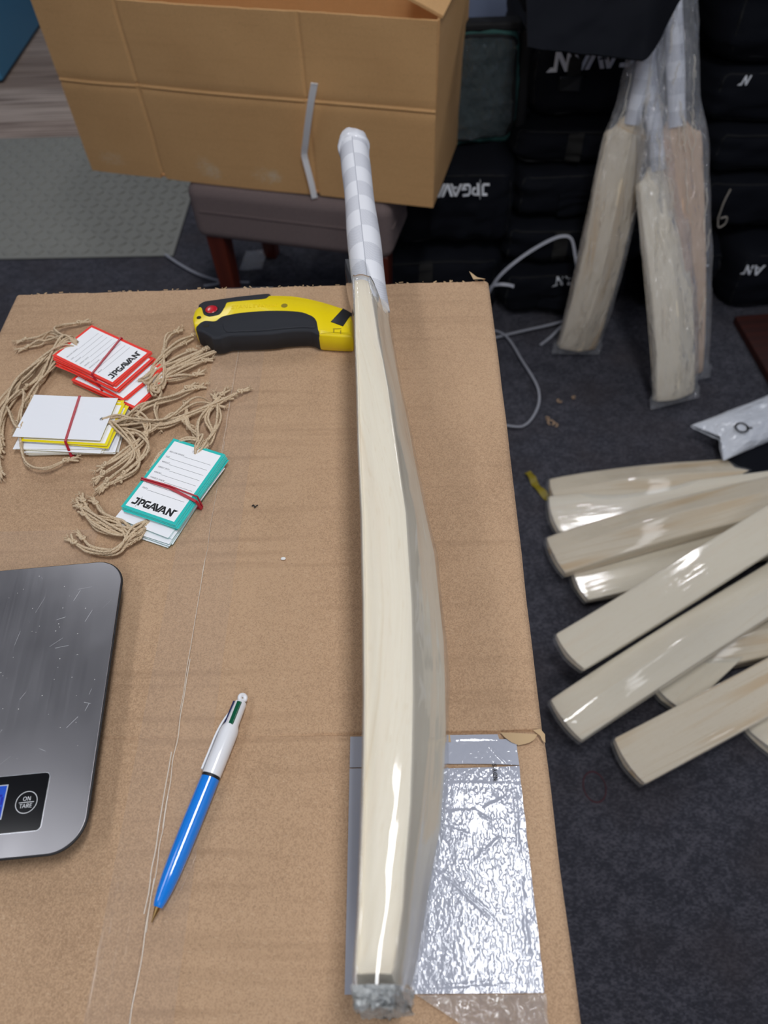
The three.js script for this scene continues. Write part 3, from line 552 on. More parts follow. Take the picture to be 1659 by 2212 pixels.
// world-space guide of one loop: starts at the hole, follows the guide, ends in a knot with two frayed tails
function twineLoop(start, guide, o) {
  const ends = [], list = [], toLocal = (p) => o.worldToLocal(p.clone());
  o.updateMatrixWorld(true);
  const jx = rnd(-1, 1), jz = rnd(-1, 1), stretch = rnd(0.82, 1.06);
  for (let k = 0; k < 3; k++) {
    const w = [start.clone()], a = rnd(0, 6.28), n = guide.length;
    guide.forEach((g, i) => {
      const t = (i + 1) / n, sp = 0.0035 + 0.0105 * t, gx = lerp(start.x, g[0], lerp(1, stretch, t)), gz = lerp(start.z, g[1], lerp(1, stretch, t));
      const lift = lerp(Math.max(start.y - T, 0.004), 0.003, Math.min(1, t * 1.5));
      w.push(V3(gx + jx * sp + 0.0022 * Math.sin(a + i * 2.2) * (i === n - 1 ? 0.3 : 1), T + 0.0016 + lift * rnd(0.2, 1.5) + (i === n - 1 ? 0 : rnd(0, 0.004)), gz + jz * sp + 0.0022 * Math.cos(a * 1.7 + i * 2.6) * (i === n - 1 ? 0.3 : 1)));
    });
    list.push(w); ends.push(w[w.length - 1]);
  }
  const e = ends[0].clone().lerp(ends[1], 0.5), d = e.clone().sub(list[0][list[0].length - 2]).setY(0).normalize(), s = V3(-d.z, 0, d.x), geos = [];
  list.forEach((w, k) => { w[w.length - 1] = e.clone(); const tail = e.clone().addScaledVector(d, rnd(0.006, 0.012)).addScaledVector(s, (k - 1) * rnd(0.0015, 0.0045)); tail.y = T + rnd(0.0012, 0.004); geos.push(twine([...w, tail].map(toLocal), 0.00112)); });
  const kn = []; for (let i = 0; i <= 14; i++) { const a = i / 14 * Math.PI * 4; kn.push(e.clone().addScaledVector(d, Math.cos(a) * 0.0014 + (i - 7) * 0.0003).addScaledVector(s, Math.sin(a) * 0.0018).setY(e.y + 0.0007 + Math.sin(a * 0.5) * 0.0012)); }
  geos.push(twine(kn.map(toLocal), 0.00115));
  // a few loose hairs at the frayed end
  for (let i = 0; i < 8; i++) { const h = e.clone().addScaledVector(d, 0.009); geos.push(twine([h, h.clone().addScaledVector(d, rnd(0.002, 0.005)).addScaledVector(s, rnd(-0.004, 0.004)).setY(T + rnd(0.001, 0.006))].map(toLocal), 0.00022)); }
  return merge(geos);
}
const GUIDE = {
  rl: [[[-0.358, -0.605], [-0.368, -0.598], [-0.383, -0.593]], [[-0.361, -0.573], [-0.368, -0.552], [-0.378, -0.540]], [[-0.354, -0.539], [-0.356, -0.519], [-0.357, -0.500]], [[-0.371, -0.549], [-0.381, -0.527], [-0.383, -0.495], [-0.374, -0.459]], [[-0.365, -0.610], [-0.362, -0.622], [-0.346, -0.627]]],
  rr: [[[-0.239, -0.554], [-0.222, -0.581], [-0.207, -0.594]], [[-0.236, -0.549], [-0.215, -0.568], [-0.196, -0.586]], [[-0.234, -0.543], [-0.208, -0.558], [-0.187, -0.572]], [[-0.229, -0.537], [-0.202, -0.546], [-0.183, -0.555]], [[-0.247, -0.575], [-0.247, -0.600], [-0.243, -0.605]], [[-0.232, -0.545], [-0.21, -0.57], [-0.192, -0.585]], [[-0.233, -0.521], [-0.233, -0.496], [-0.226, -0.477]]],
  yr: [[[-0.248, -0.493], [-0.219, -0.508], [-0.203, -0.520]], [[-0.231, -0.472], [-0.194, -0.488], [-0.165, -0.507]], [[-0.245, -0.455], [-0.242, -0.432], [-0.268, -0.414]], [[-0.24, -0.485], [-0.221, -0.466], [-0.236, -0.432], [-0.253, -0.414]], [[-0.223, -0.477], [-0.204, -0.501], [-0.186, -0.494]], [[-0.236, -0.46], [-0.23, -0.445], [-0.246, -0.42]]],
  yl: [[[-0.378, -0.507], [-0.375, -0.477], [-0.363, -0.436]], [[-0.368, -0.477], [-0.363, -0.459], [-0.365, -0.440]], [[-0.349, -0.430], [-0.328, -0.421], [-0.312, -0.430]], [[-0.372, -0.52], [-0.385, -0.49], [-0.378, -0.455]]],
  tu: [[[-0.184, -0.453], [-0.200, -0.471], [-0.206, -0.495]], [[-0.167, -0.452], [-0.158, -0.487], [-0.163, -0.512]], [[-0.180, -0.470], [-0.171, -0.488], [-0.160, -0.506]], [[-0.2, -0.449], [-0.219, -0.440], [-0.231, -0.414]], [[-0.172, -0.46], [-0.18, -0.485], [-0.176, -0.505]]],
  td: [[[-0.235, -0.367], [-0.257, -0.375], [-0.271, -0.394]], [[-0.231, -0.348], [-0.256, -0.354], [-0.274, -0.371]], [[-0.233, -0.339], [-0.257, -0.340], [-0.272, -0.352]], [[-0.237, -0.358], [-0.264, -0.371], [-0.275, -0.383]]],
};
// pile: [count, dx, dz, turn in degrees, hole end reversed, guides, back up]
function pile(color, cx, cz, turn, groups, group, labels, gap) {
  let y = T + 0.0006, n = 0; const total = groups.reduce((s, g) => s + g[0], 0);
  for (const [gi, [count, dx, dz, dt, rev, guides, back]] of groups.entries()) for (let k = 0; k < count; k++) {
    const last = n === total - 1;
    const o = thing('hang_tag', last ? labels[0] : labels[1 + gi], 'tag', [cx + dx + rnd(-0.0016, 0.0016), y, cz + dz + rnd(-0.0016, 0.0016)], (turn + dt + rnd(-2.2, 2.2) + (rev ? 180 : 0)) * Math.PI / 180, last ? undefined : group + [', bottom layer', ', second layer', ', third layer', ', upper layer'][gi]);
    const flip = typeof back === 'function' ? back(k) : back;
    const mats = TAGM[color], card = new THREE.Mesh(color === 'yellow' && last ? bent(TAG, 0.0018) : TAG, flip ? [mats[1], mats[0], mats[2]] : mats);
    if (flip) { const q = card.geometry.clone(); q.scale(1, 1, 1); card.geometry = q; }
    card.name = 'card'; card.castShadow = card.receiveShadow = true; o.add(card);
    const h = V3(0, THK + 0.0009, -(TAGL / 2 - 0.0075)); o.updateMatrixWorld(true); o.localToWorld(h);
    const list = GUIDE[guides], edge = V3(0, 0, -(TAGL / 2 + 0.004)); o.localToWorld(edge); edge.y = Math.max(T + 0.0018, h.y + (last ? 0.0012 : -0.0005));
    const g = list[n % list.length];
    part('twine', twineLoop(h, [[edge.x, edge.z], ...g], o), M.jute, o);
    y += gap; n++;
  }
}
seed(12);
pile('red', -0.296, -0.568, 59, [[7, 0.022, 0.023, 2, true, 'rr', false], [3, 0.013, 0.012, -3, true, 'rr', false], [5, 0.003, 0.0055, 1, false, 'rl', false], [4, 0, 0, 0, false, 'rl', false]], 'red bordered tags in the banded red pile',
  ['red bordered hang tag lying on top of the red pile', 'red bordered tag in the lowest, most shifted layer of the red pile', 'red bordered tag in the thin layer above the lowest of the red pile', 'red bordered tag in the thick layer below the upper tags of the red pile', 'red bordered tag stacked squarely just below the top tag of the red pile'], 0.0008);
pile('yellow', -0.3115, -0.483, -96, [[6, 0.009, 0.009, 6, false, 'yr', true], [3, 0.0, 0.008, 2, true, 'yl', true], [2, 0.007, 0.003, -1, false, 'yr', false], [2, 0.0045, 0.002, 1, false, 'yr', false], [1, 0, 0, 0, false, 'yr', true]], 'yellow bordered tags in the banded white pile',
  ['blank white tag lying on top of the yellow edged pile', 'face-down tag in the lowest, fanned layer of the yellow edged pile', 'face-down tag with its twine at the left, low in the yellow edged pile', 'yellow bordered tag sticking out at the right of the yellow edged pile', 'yellow bordered tag just below the blank top tag of the yellow edged pile'], 0.0008);
pile('teal', -0.197, -0.405, -23, [[5, -0.006, 0.0135, 2, true, 'td', true], [3, -0.003, 0.008, -1, true, 'td', true], [5, 0.001, 0.001, 0, false, 'tu', false], [1, 0, 0, 0, false, 'tu', false]], 'teal bordered tags in the banded teal pile',
  ['teal bordered hang tag lying on top of the teal pile', 'blank tag at the bottom of the teal pile with twine at the lower left', 'blank tag just above the bottom layer of the teal pile', 'teal bordered tag stacked squarely below the top tag of the teal pile'], 0.00075);

function rubberBand(label, top, bottomEnds, w) {
  const [a, b] = [top[0], top[top.length - 1]];
  const pts = []; const add = (p, q, n) => { for (let i = 0; i < n; i++) pts.push(p.clone().lerp(q, i / n)); };
  const P = top.map((p) => V3(...p)), [ba, bb] = bottomEnds.map((p) => V3(...p));
  for (let i = 0; i + 1 < P.length; i++) add(P[i], P[i + 1], 10);
  add(P[P.length - 1], bb, 8); add(bb, ba, 10); add(ba, P[0], 8);
  const c = new THREE.CatmullRomCurve3(pts, true, 'centripetal').getPoints(90); c.pop();
  const mid = c.reduce((s, p) => s.addScaledVector(p, 1 / c.length), V3());
  const dir = V3(...b).sub(V3(...a)).normalize(), side = V3(-dir.z, 0, dir.x);
  return solo('rubber_band', label, 'rubber band', sweep(c, [[-0.0005, -w / 2], [0.0005, -w / 2], [0.0005, w / 2], [-0.0005, w / 2]], () => side, true, 0.5), M.band);
}
rubberBand('red rubber band around the pile of red bordered tags', [[-0.2815, T + 0.0166, -0.5915], [-0.29, T + 0.0168, -0.566], [-0.2995, T + 0.0166, -0.5385]], [[-0.276, T + 0.0012, -0.583], [-0.286, T + 0.0012, -0.52]], 0.0017);
rubberBand('red rubber band around the pile with the blank white tag on top', [[-0.306, T + 0.0136, -0.511], [-0.3055, T + 0.0138, -0.482], [-0.305, T + 0.0136, -0.4525]], [[-0.304, T + 0.001, -0.508], [-0.301, T + 0.001, -0.443]], 0.0021);
rubberBand('red rubber band around the pile of teal bordered tags', [[-0.2265, T + 0.0117, -0.4075], [-0.2, T + 0.0119, -0.3965], [-0.1745, T + 0.0117, -0.381]], [[-0.2265, T + 0.001, -0.4045], [-0.172, T + 0.001, -0.381]], 0.0024);
rubberBand('thin second strand of red rubber band over the teal bordered tags', [[-0.2262, T + 0.0127, -0.408], [-0.2, T + 0.0129, -0.398], [-0.1738, T + 0.0127, -0.3855]], [[-0.2262, T + 0.0016, -0.406], [-0.1712, T + 0.0016, -0.3825]], 0.0011);

// ------------------------------------------------------------------ utility knife
{
  const o = thing('utility_knife', 'yellow and black utility knife with a red button, its nose touching the bat', 'knife', [-0.126, T + 0.0005, -0.612]);
  const U = 1e-4, P = (s) => s.trim().split(/\s+/).map((q) => q.split(',').map(Number)).map(([x, y]) => V3(x * U, y * U, 0));
  const outline = P('-845,10 -839,143 -793,208 -745,257 -670,271 -519,299 -379,323 -226,342 -72,354 61,348 172,335 284,304 396,264 507,216 618,160 728,96 800,30 824,-114 828,-337 792,-351 688,-346 488,-314 476,-282 423,-264 348,-245 212,-247 107,-258 3,-278 -122,-283 -249,-283 -375,-285 -437,-290 -517,-326 -580,-323 -629,-274 -689,-224 -768,-189 -813,-106');
  const blackTop = P('-793,208 -745,257 -670,271 -519,299 -379,323 -226,342 -78,354 -110,283 -300,263 -501,238 -525,162 -564,47 -658,15 -722,51 -757,148');
  const grip = P('-775,-140 -742,-77 -692,-50 -594,-59 -528,12 -350,62 -81,83 136,73 300,41 411,-30 458,-114 482,-298 423,-264 348,-245 212,-247 107,-258 3,-278 -122,-283 -249,-283 -375,-285 -437,-290 -517,-326 -580,-323 -629,-274 -689,-224 -752,-193');
  const pad = P('-502,-152 -500,-79 -396,-10 -196,33 41,39 248,10 370,-61 444,-153 440,-225 315,-215 105,-228 -104,-250 -314,-252 -452,-248');
  const smooth = (p, n) => new THREE.Shape(new THREE.CatmullRomCurve3(p, true, 'catmullrom', 0.35).getPoints(n).slice(0, -1).map((q) => new THREE.Vector2(q.x, q.y)));
  const ext = (shape, z0, z1, bt, bs, off, holes = []) => { shape.holes.push(...holes); const g = new THREE.ExtrudeGeometry(shape, { depth: z1 - z0 - 2 * bt, bevelEnabled: true, bevelThickness: bt, bevelSize: bs, bevelOffset: off, bevelSegments: 4, curveSegments: 20 }); g.translate(0, 0, z0 + bt); g.rotateX(-Math.PI / 2); return toCreasedNormals(g, 0.8); };
  const disc = (x, y, r) => { const h = new THREE.Path(); h.absarc(x * U, y * U, r, 0, 7, true); return h; };
  part('body', ext(smooth(outline, 200), 0, 0.022, 0.005, 0.004, -0.004), M.yellow, o, 'yellow knife body');
  part('back_strip', ext(smooth(blackTop, 120), 0.0004, 0.0225, 0.0035, 0.0022, -0.0006), M.rubber, o, 'black strip along the back');
  part('grip', ext(smooth(grip, 160), 0.0004, 0.0225, 0.0045, 0.003, -0.0018), M.rubber, o, 'black rubber grip');
  part('grip_pad', ext(smooth(pad, 120), 0.02, 0.0236, 0.0012, 0.0015, -0.0015), M.rubber, o);
  const btn = new THREE.SphereGeometry(0.0066, 28, 12, 0, Math.PI * 2, 0, 1.3); btn.scale(1, 0.32, 1); btn.translate(-656 * U, 0.0222, -121 * U); part('button', btn, M.redButton, o, 'round red button');
  const ringB = new THREE.TorusGeometry(0.0069, 0.0006, 8, 32); ringB.rotateX(Math.PI / 2); ringB.translate(-656 * U, 0.0226, -121 * U); part('button_rim', ringB, M.black, o);
  const nose = new THREE.Shape([[596, -128], [718, 80], [812, -2], [725, -206]].map(([x, y]) => new THREE.Vector2(x * U, y * U)));
  part('nose_clamp', ext(nose, 0.016, 0.0226, 0.0008, 0.0006, -0.0006), M.black, o, 'black clamp at the nose');
  const cyl = (x, y, r, h, z) => { const g = new THREE.CylinderGeometry(r, r, h, 24); g.translate(x * U, z, -y * U); return g; };
  part('screw_hole', merge([cyl(103, 154, 0.0034, 0.0006, 0.0218)]), std({ color: 0x8e7c10, roughness: 0.5 }), o);
  part('lanyard_hole', cyl(-770, 0, 0.0024, 0.0008, 0.0219), M.hole, o);
  const slot = bar(0.0062, 0.0008, 0.004, -675 * U, 0.0224, 140 * U, 0.0003); part('slot', slot, M.hole, o);
  part('slider', bar(0.011, 0.012, 0.003, 249 * U, 0.011, -326 * U, 0.001), M.black, o, 'black thumb slider');
  part('latch', merge([bar(0.0085, 0.0012, 0.0011, 667 * U, 0.0219, 240 * U, 0.0003), bar(0.0011, 0.0012, 0.006, 634 * U, 0.0219, 268 * U, 0.0003), bar(0.0011, 0.0012, 0.005, 704 * U, 0.0219, 290 * U, 0.0003)]), std({ color: 0xa08c08, roughness: 0.5 }), o);
  const word = (t, size, x, y, rot, mat, name, h = 0.0223, depth = 0.0003) => { const g = new TextGeometry(t, { font, size, depth, curveSegments: 4, bevelEnabled: false }); g.rotateZ(rot); g.translate(x, y, 0); g.rotateX(-Math.PI / 2); g.translate(0, h - depth, 0); return part(name, g, mat, o); };
  const emb = phy({ color: 0xf0d400, roughness: 0.35 });
  word('STANLEY', 0.0052, -455 * U, 128 * U, 0.05, emb, 'lettering'); word('FATMAX', 0.0036, -170 * U, 142 * U, 0.02, emb, 'lettering');
}

// ------------------------------------------------------------------ kitchen scale
{
  const o = thing('kitchen_scale', 'steel kitchen scale with a black display panel and a lit blue screen', 'scale', [-0.2935, T, -0.2035], 4.65 * Math.PI / 180);
  const rr = (w, d, r) => { const s = new THREE.Shape(), x = w / 2, y = d / 2; s.moveTo(-x + r, -y); s.lineTo(x - r, -y); s.absarc(x - r, -y + r, r, -Math.PI / 2, 0); s.lineTo(x, y - r); s.absarc(x - r, y - r, r, 0, Math.PI / 2); s.lineTo(-x + r, y); s.absarc(-x + r, y - r, r, Math.PI / 2, Math.PI); s.lineTo(-x, -y + r); s.absarc(-x + r, -y + r, r, Math.PI, Math.PI * 1.5); return s; };
  const ex = (s, y0, y1, b) => { const g = new THREE.ExtrudeGeometry(s, { depth: y1 - y0 - 2 * b, bevelEnabled: true, bevelThickness: b, bevelSize: b, bevelOffset: -b, bevelSegments: 3, curveSegments: 20 }); g.translate(0, 0, y0 + b); g.rotateX(-Math.PI / 2); return g; };
  part('body', ex(rr(0.136, 0.19, 0.016), 0.004, 0.0176, 0.004), M.scaleBody, o);
  for (const [x, z] of [[-0.06, -0.085], [0.06, -0.085], [-0.06, 0.085], [0.06, 0.085]]) { const f = new THREE.CylinderGeometry(0.008, 0.009, 0.005, 20); f.translate(x, 0.0025, z); part('foot', f, M.black, o); }
  part('rim', ex(rr(0.1655, 0.2175, 0.0225), 0.0174, 0.0192, 0.0006), M.black, o, 'thin black edge under the plate');
  const pl = ex(rr(0.1635, 0.2155, 0.0215), 0.0188, 0.02, 0.0003); part('plate', pl, M.steel, o, 'brushed and scratched steel plate');
  const frame = ex(rr(0.1085, 0.0371, 0.0036), 0.0198, 0.0202, 0.0001); frame.translate(0, 0, 0.0751); part('panel_frame', frame, M.chrome, o);
  const pg = ex(rr(0.107, 0.0362, 0.003), 0.0199, 0.0205, 0.0002), p = pg.attributes.position, uv = pg.attributes.uv; for (let i = 0; i < p.count; i++) uv.setXY(i, p.getX(i) / 0.107 + 0.5, -p.getZ(i) / 0.0362 + 0.5); pg.translate(0, 0, 0.0751);
  const panel = part('display_panel', pg, M.panelGlass, o, 'glossy black panel with the ON TARE key');
  const lg = new THREE.PlaneGeometry(0.0552, 0.022); lg.rotateX(-Math.PI / 2); lg.translate(0, 0.0206, 0.0735); part('screen', lg, M.lcd, panel, 'lit blue screen');
  const glow = new THREE.RectAreaLight(0x2f6cff, 0.25, 0.055, 0.022); glow.position.set(-0.2935 + 0.006, T + 0.0212, -0.2035 + 0.0733); glow.rotation.x = Math.PI / 2; scene.add(glow);
  // scratches and crumbs on the plate
  seed(31); const sc = [], cr = [];
  for (let i = 0; i < 46; i++) { const x = rnd(-0.07, 0.074), z = rnd(-0.1, 0.1), a = rnd(-0.9, 0.9) + (i % 3 ? 0.4 : 1.3), l = rnd(0.002, 0.014); if (z > 0.05 && x < 0.058) continue; const g = new THREE.PlaneGeometry(l, rnd(0.00012, 0.0003)); g.rotateX(-Math.PI / 2); g.rotateY(a); g.translate(x, 0.02006, z); sc.push(g); }
  for (let i = 0; i < 70; i++) { const x = rnd(-0.07, 0.074), z = rnd(-0.1, 0.05), g = new THREE.IcosahedronGeometry(rnd(0.00015, 0.0005), 0); g.scale(1, 0.5, 1); g.translate(x, 0.0201, z); cr.push(g); }
  const a = part('scratch', merge(sc), std({ color: 0xc9cacd, roughness: 0.5 }), o), b = part('crumb', merge(cr), std({ color: 0xd6d5d2, roughness: 0.8 }), o); a.userData.kind = b.userData.kind = 'stuff';
}

// ------------------------------------------------------------------ four-colour pen
{
  const d = V3(0.041, 0, -0.145).normalize(), o = thing('ballpoint_pen', 'four-colour ballpoint pen, blue below and white above, lying on the carton', 'pen', [-0.156, T + 0.0066, -0.0645]);
  axes(o, [d.x, 0, d.z], [0, 1, 0]);                      // y along the pen, z up, x to its right
  const la = (pts, n = 36) => toCreasedNormals(new THREE.LatheGeometry(pts.map(([r, y]) => new THREE.Vector2(r, y)), n), 0.6);
  part('tip', la([[0, 0], [0.0004, 0.0003], [0.0006, 0.0022], [0.0013, 0.005], [0.0019, 0.0085], [0.0021, 0.012], [0, 0.012]]), M.brass, o, 'brass coloured tip');
  part('barrel', la([[0, 0.0085], [0.0026, 0.0085], [0.003, 0.009], [0.0038, 0.012], [0.0048, 0.0185], [0.0056, 0.028], [0.0061, 0.041], [0.0064, 0.058], [0.0064, 0.0885], [0, 0.0885]]), M.blue, o, 'blue lower barrel');
  part('ring', la([[0, 0.0883], [0.0062, 0.0883], [0.0062, 0.0908], [0, 0.0908]]), M.black, o, 'black ring');
  part('upper_barrel', la([[0, 0.0906], [0.0064, 0.0906], [0.0065, 0.1], [0.0065, 0.1205], [0.0061, 0.1235], [0.0049, 0.1265], [0.0047, 0.1285], [0.0043, 0.142], [0.004, 0.1436], [0, 0.1437]]), M.white, o, 'white upper barrel');
  const ball = new THREE.TorusGeometry(0.0021, 0.00165, 14, 28); ball.rotateY(0.5); ball.translate(0, 0.1468, 0.0004); part('loop', ball, M.white, o, 'white ball with a hole');
  part('slider', bar(0.0034, 0.0185, 0.0016, 0, 0, 0, 0.0006).rotateX(0.035).translate(0.0004, 0.1332, 0.0046), M.green, o, 'dark green colour slider');
  part('slider', bar(0.0016, 0.019, 0.003, 0, 0, 0, 0.0006).translate(-0.0046, 0.1335, 0.0006), M.navy, o, 'dark blue colour slider');
  const clip = sweep(spline([[-0.0044, 0.136, -0.0012], [-0.0066, 0.128, -0.001], [-0.0078, 0.118, -0.0008], [-0.0077, 0.104, -0.0006], [-0.0076, 0.0925, -0.0004]], 30), [[-0.0022, -0.0006], [0.0022, -0.0006], [0.0022, 0.0006], [-0.0022, 0.0006]], V3(1, 0, 0));
  part('clip', clip, M.white, o, 'white clip along the side');
}

// ------------------------------------------------------------------ document pouch stuck on the carton, loose film, specks
{
  const o = thing('document_pouch', 'shiny white plastic document pouch stuck to the carton below the bat', 'pouch');
  const RIDGE = [[0.012, -0.099, 0.054, -0.061, 0.7], [0.0155, -0.0985, 0.058, -0.0612, 0.5], [0.036, -0.093, 0.063, -0.114, 0.7], [0.016, -0.121, 0.047, -0.111, 0.4], [0.019, -0.127, 0.045, -0.128, 0.4], [0.045, -0.128, 0.058, -0.119, 0.4], [0.048, -0.128, 0.07, -0.138, 0.5], [0.072, -0.142, 0.07, -0.097, 0.5], [0.07, -0.097, 0.069, -0.035, 0.4], [-0.004, -0.03, 0.07, -0.034, 0.6], [0.057, -0.172, 0.073, -0.152, 0.4], [0.0, -0.1458, 0.076, -0.1448, 0.35], [0.024, -0.176, 0.07, -0.1755, 0.3]];
  const hgt = (x, z) => { let h = 0.00045 + 0.00006 * fbm(x * 50, z * 50, 2, 2); for (const [a, b, c, e, k] of RIDGE) { const dx = c - a, dz = e - b, l2 = dx * dx + dz * dz, t = clamp(((x - a) * dx + (z - b) * dz) / l2, 0, 1), q = Math.hypot(x - a - t * dx, z - b - t * dz + 0.0006 * nz(t * 7, k * 9)); h += 0.0007 * k * Math.exp(-q * q / (0.0007 * 0.0007)) * Math.sin(Math.PI * clamp(t, 0.06, 0.94)); } return h; };
  const xr = (z) => 0.0766 - 0.0016 * sst(z, -0.06, -0.1) * 0 + 0.0009 * nz(z * 60, 3), xl = () => -0.0385;
  const sheet = (z0, z1) => slab(lin(120), lin(Math.round((z1(0.5) - z0(0.5)) / 0.001)), (u, v) => { const x = lerp(xl(), xr(0), u), z = lerp(z1(u), z0(u), v); return [lerp(xl(), xr(z), u), T + 0.0005 + hgt(x, z), z]; }, (u, v) => { const z = lerp(z1(u), z0(u), v); return [lerp(xl(), xr(z), u), T + 0.0004, z]; }, (p) => [(p[0] + 0.0395) / 0.118, (-p[2] - 0.0265) / 0.153]);
  const gap = (u) => 0.0014 * Math.pow(Math.max(0, Math.sin(Math.PI * clamp((u - 0.12) / 0.86, 0, 1))), 0.7) * (1 + 0.25 * nz(u * 9, 4));
  part('pouch_sheet', sheet((u) => -0.1565 + gap(u) * 0.6, () => -0.0275), M.pouch, o);
  part('top_strip', sheet((u) => -0.1785 + 0.0035 * (u > 0.56 && u < 0.9 ? 0 : u > 0.9 ? 1 : u > 0.5 ? 1 : 0), (u) => -0.1572 - gap(u)), M.pouch, o, 'torn-off upper strip of the pouch');
  const g = new TextGeometry("NDY'S", { font: font, size: 0.0029, depth: 0.0001, curveSegments: 3, bevelEnabled: false }); g.rotateX(-Math.PI / 2); g.rotateY(Math.PI / 2); g.translate(0.0612, T + 0.0027, -0.1462);
  part('lettering', g, M.ink, o);
  seed(3);
  const fp = (u, v, d) => { const z = lerp(0.012, -0.0268, v), x = lerp(0.003 + (z + 0.027) * 1.75, 0.0765 + 0.001 * nz(z * 90, 3), u), h = Math.abs(fbm(x * 55, z * 55, 5, 3)); return [x, T + 0.0022 - d + 0.006 * h + 0.003 * (1 - v), z]; };
  const f = slab(lin(60), lin(40), (u, v) => fp(u, v, 0), (u, v) => fp(u, v, 0.0002));
  solo('plastic_film', 'crumpled end of clear film below the pouch at the bottom of the photo', 'plastic film', f, M.filmFlat);
  const sp = new THREE.IcosahedronGeometry(0.0022, 1); sp.scale(1, 0.35, 0.7); sp.translate(-0.097, T + 0.0009, -0.328); solo('paper_scrap', 'tiny white scrap of paper on the carton beside the bat', 'paper scrap', sp, M.paper);
  const lint = tubeOf([[-0.1285, T + 0.0007, -0.383], [-0.127, T + 0.0016, -0.3835], [-0.126, T + 0.0009, -0.3815], [-0.1245, T + 0.0016, -0.3825], [-0.1235, T + 0.0007, -0.3838]], 0.0005, 20, 6); solo('lint', 'small dark curl of lint on the carton', 'lint', lint, M.black);
}

// ------------------------------------------------------------------ stool and the open box on it
const YAW = -Math.atan2(0.208, 0.808);
{
  const o = thing('stool', 'low stool with a grey brown fabric seat and reddish wooden legs, under the open box', 'stool', [-0.205, 0, -1.745], YAW);
  const g = new RoundedBoxGeometry(0.5, 0.145, 0.36, 5, 0.028), p = g.attributes.position; for (let i = 0; i < p.count; i++) { const x = p.getX(i), y = p.getY(i); p.setY(i, y + (y > 0 ? -0.004 * (x / 0.25) ** 2 : 0)); } g.computeVertexNormals(); g.translate(0, 0.328, 0);
  const uv = g.attributes.uv; for (let i = 0; i < p.count; i++) uv.setXY(i, p.getX(i) + p.getZ(i) * 0.3, p.getY(i) - p.getZ(i));
  part('seat', g, M.stool, o);
  const seam = sweep([[-0.251, 0.335, -0.181], [0.251, 0.335, -0.181], [0.251, 0.335, 0.181], [-0.251, 0.335, 0.181]].flatMap((q, i, a) => { const r = a[(i + 1) % 4]; return [0.06, 0.5, 0.94].map((t) => V3(lerp(q[0], r[0], t), q[1], lerp(q[2], r[2], t))); }), [[-0.0015, -0.0015], [0.0015, -0.0015], [0.0015, 0.0015], [-0.0015, 0.0015]], V3(0, 1, 0), true);
  part('seam', seam, M.stool, o);
  for (const [x, z] of [[-0.205, 0.145], [0.215, 0.145], [-0.205, -0.145], [0.215, -0.145]]) { const l = bar(0.048, 0.262, 0.048, x, 0.131, z, 0.004), q = l.attributes.uv, pp = l.attributes.position; for (let i = 0; i < pp.count; i++) { q.setXY(i, pp.getX(i) + pp.getZ(i), pp.getY(i)); const k = lerp(0.78, 1, pp.getY(i) / 0.262); pp.setX(i, x + (pp.getX(i) - x) * k); pp.setZ(i, z + (pp.getZ(i) - z) * k); } part('leg', l, M.cherry, o); }
}
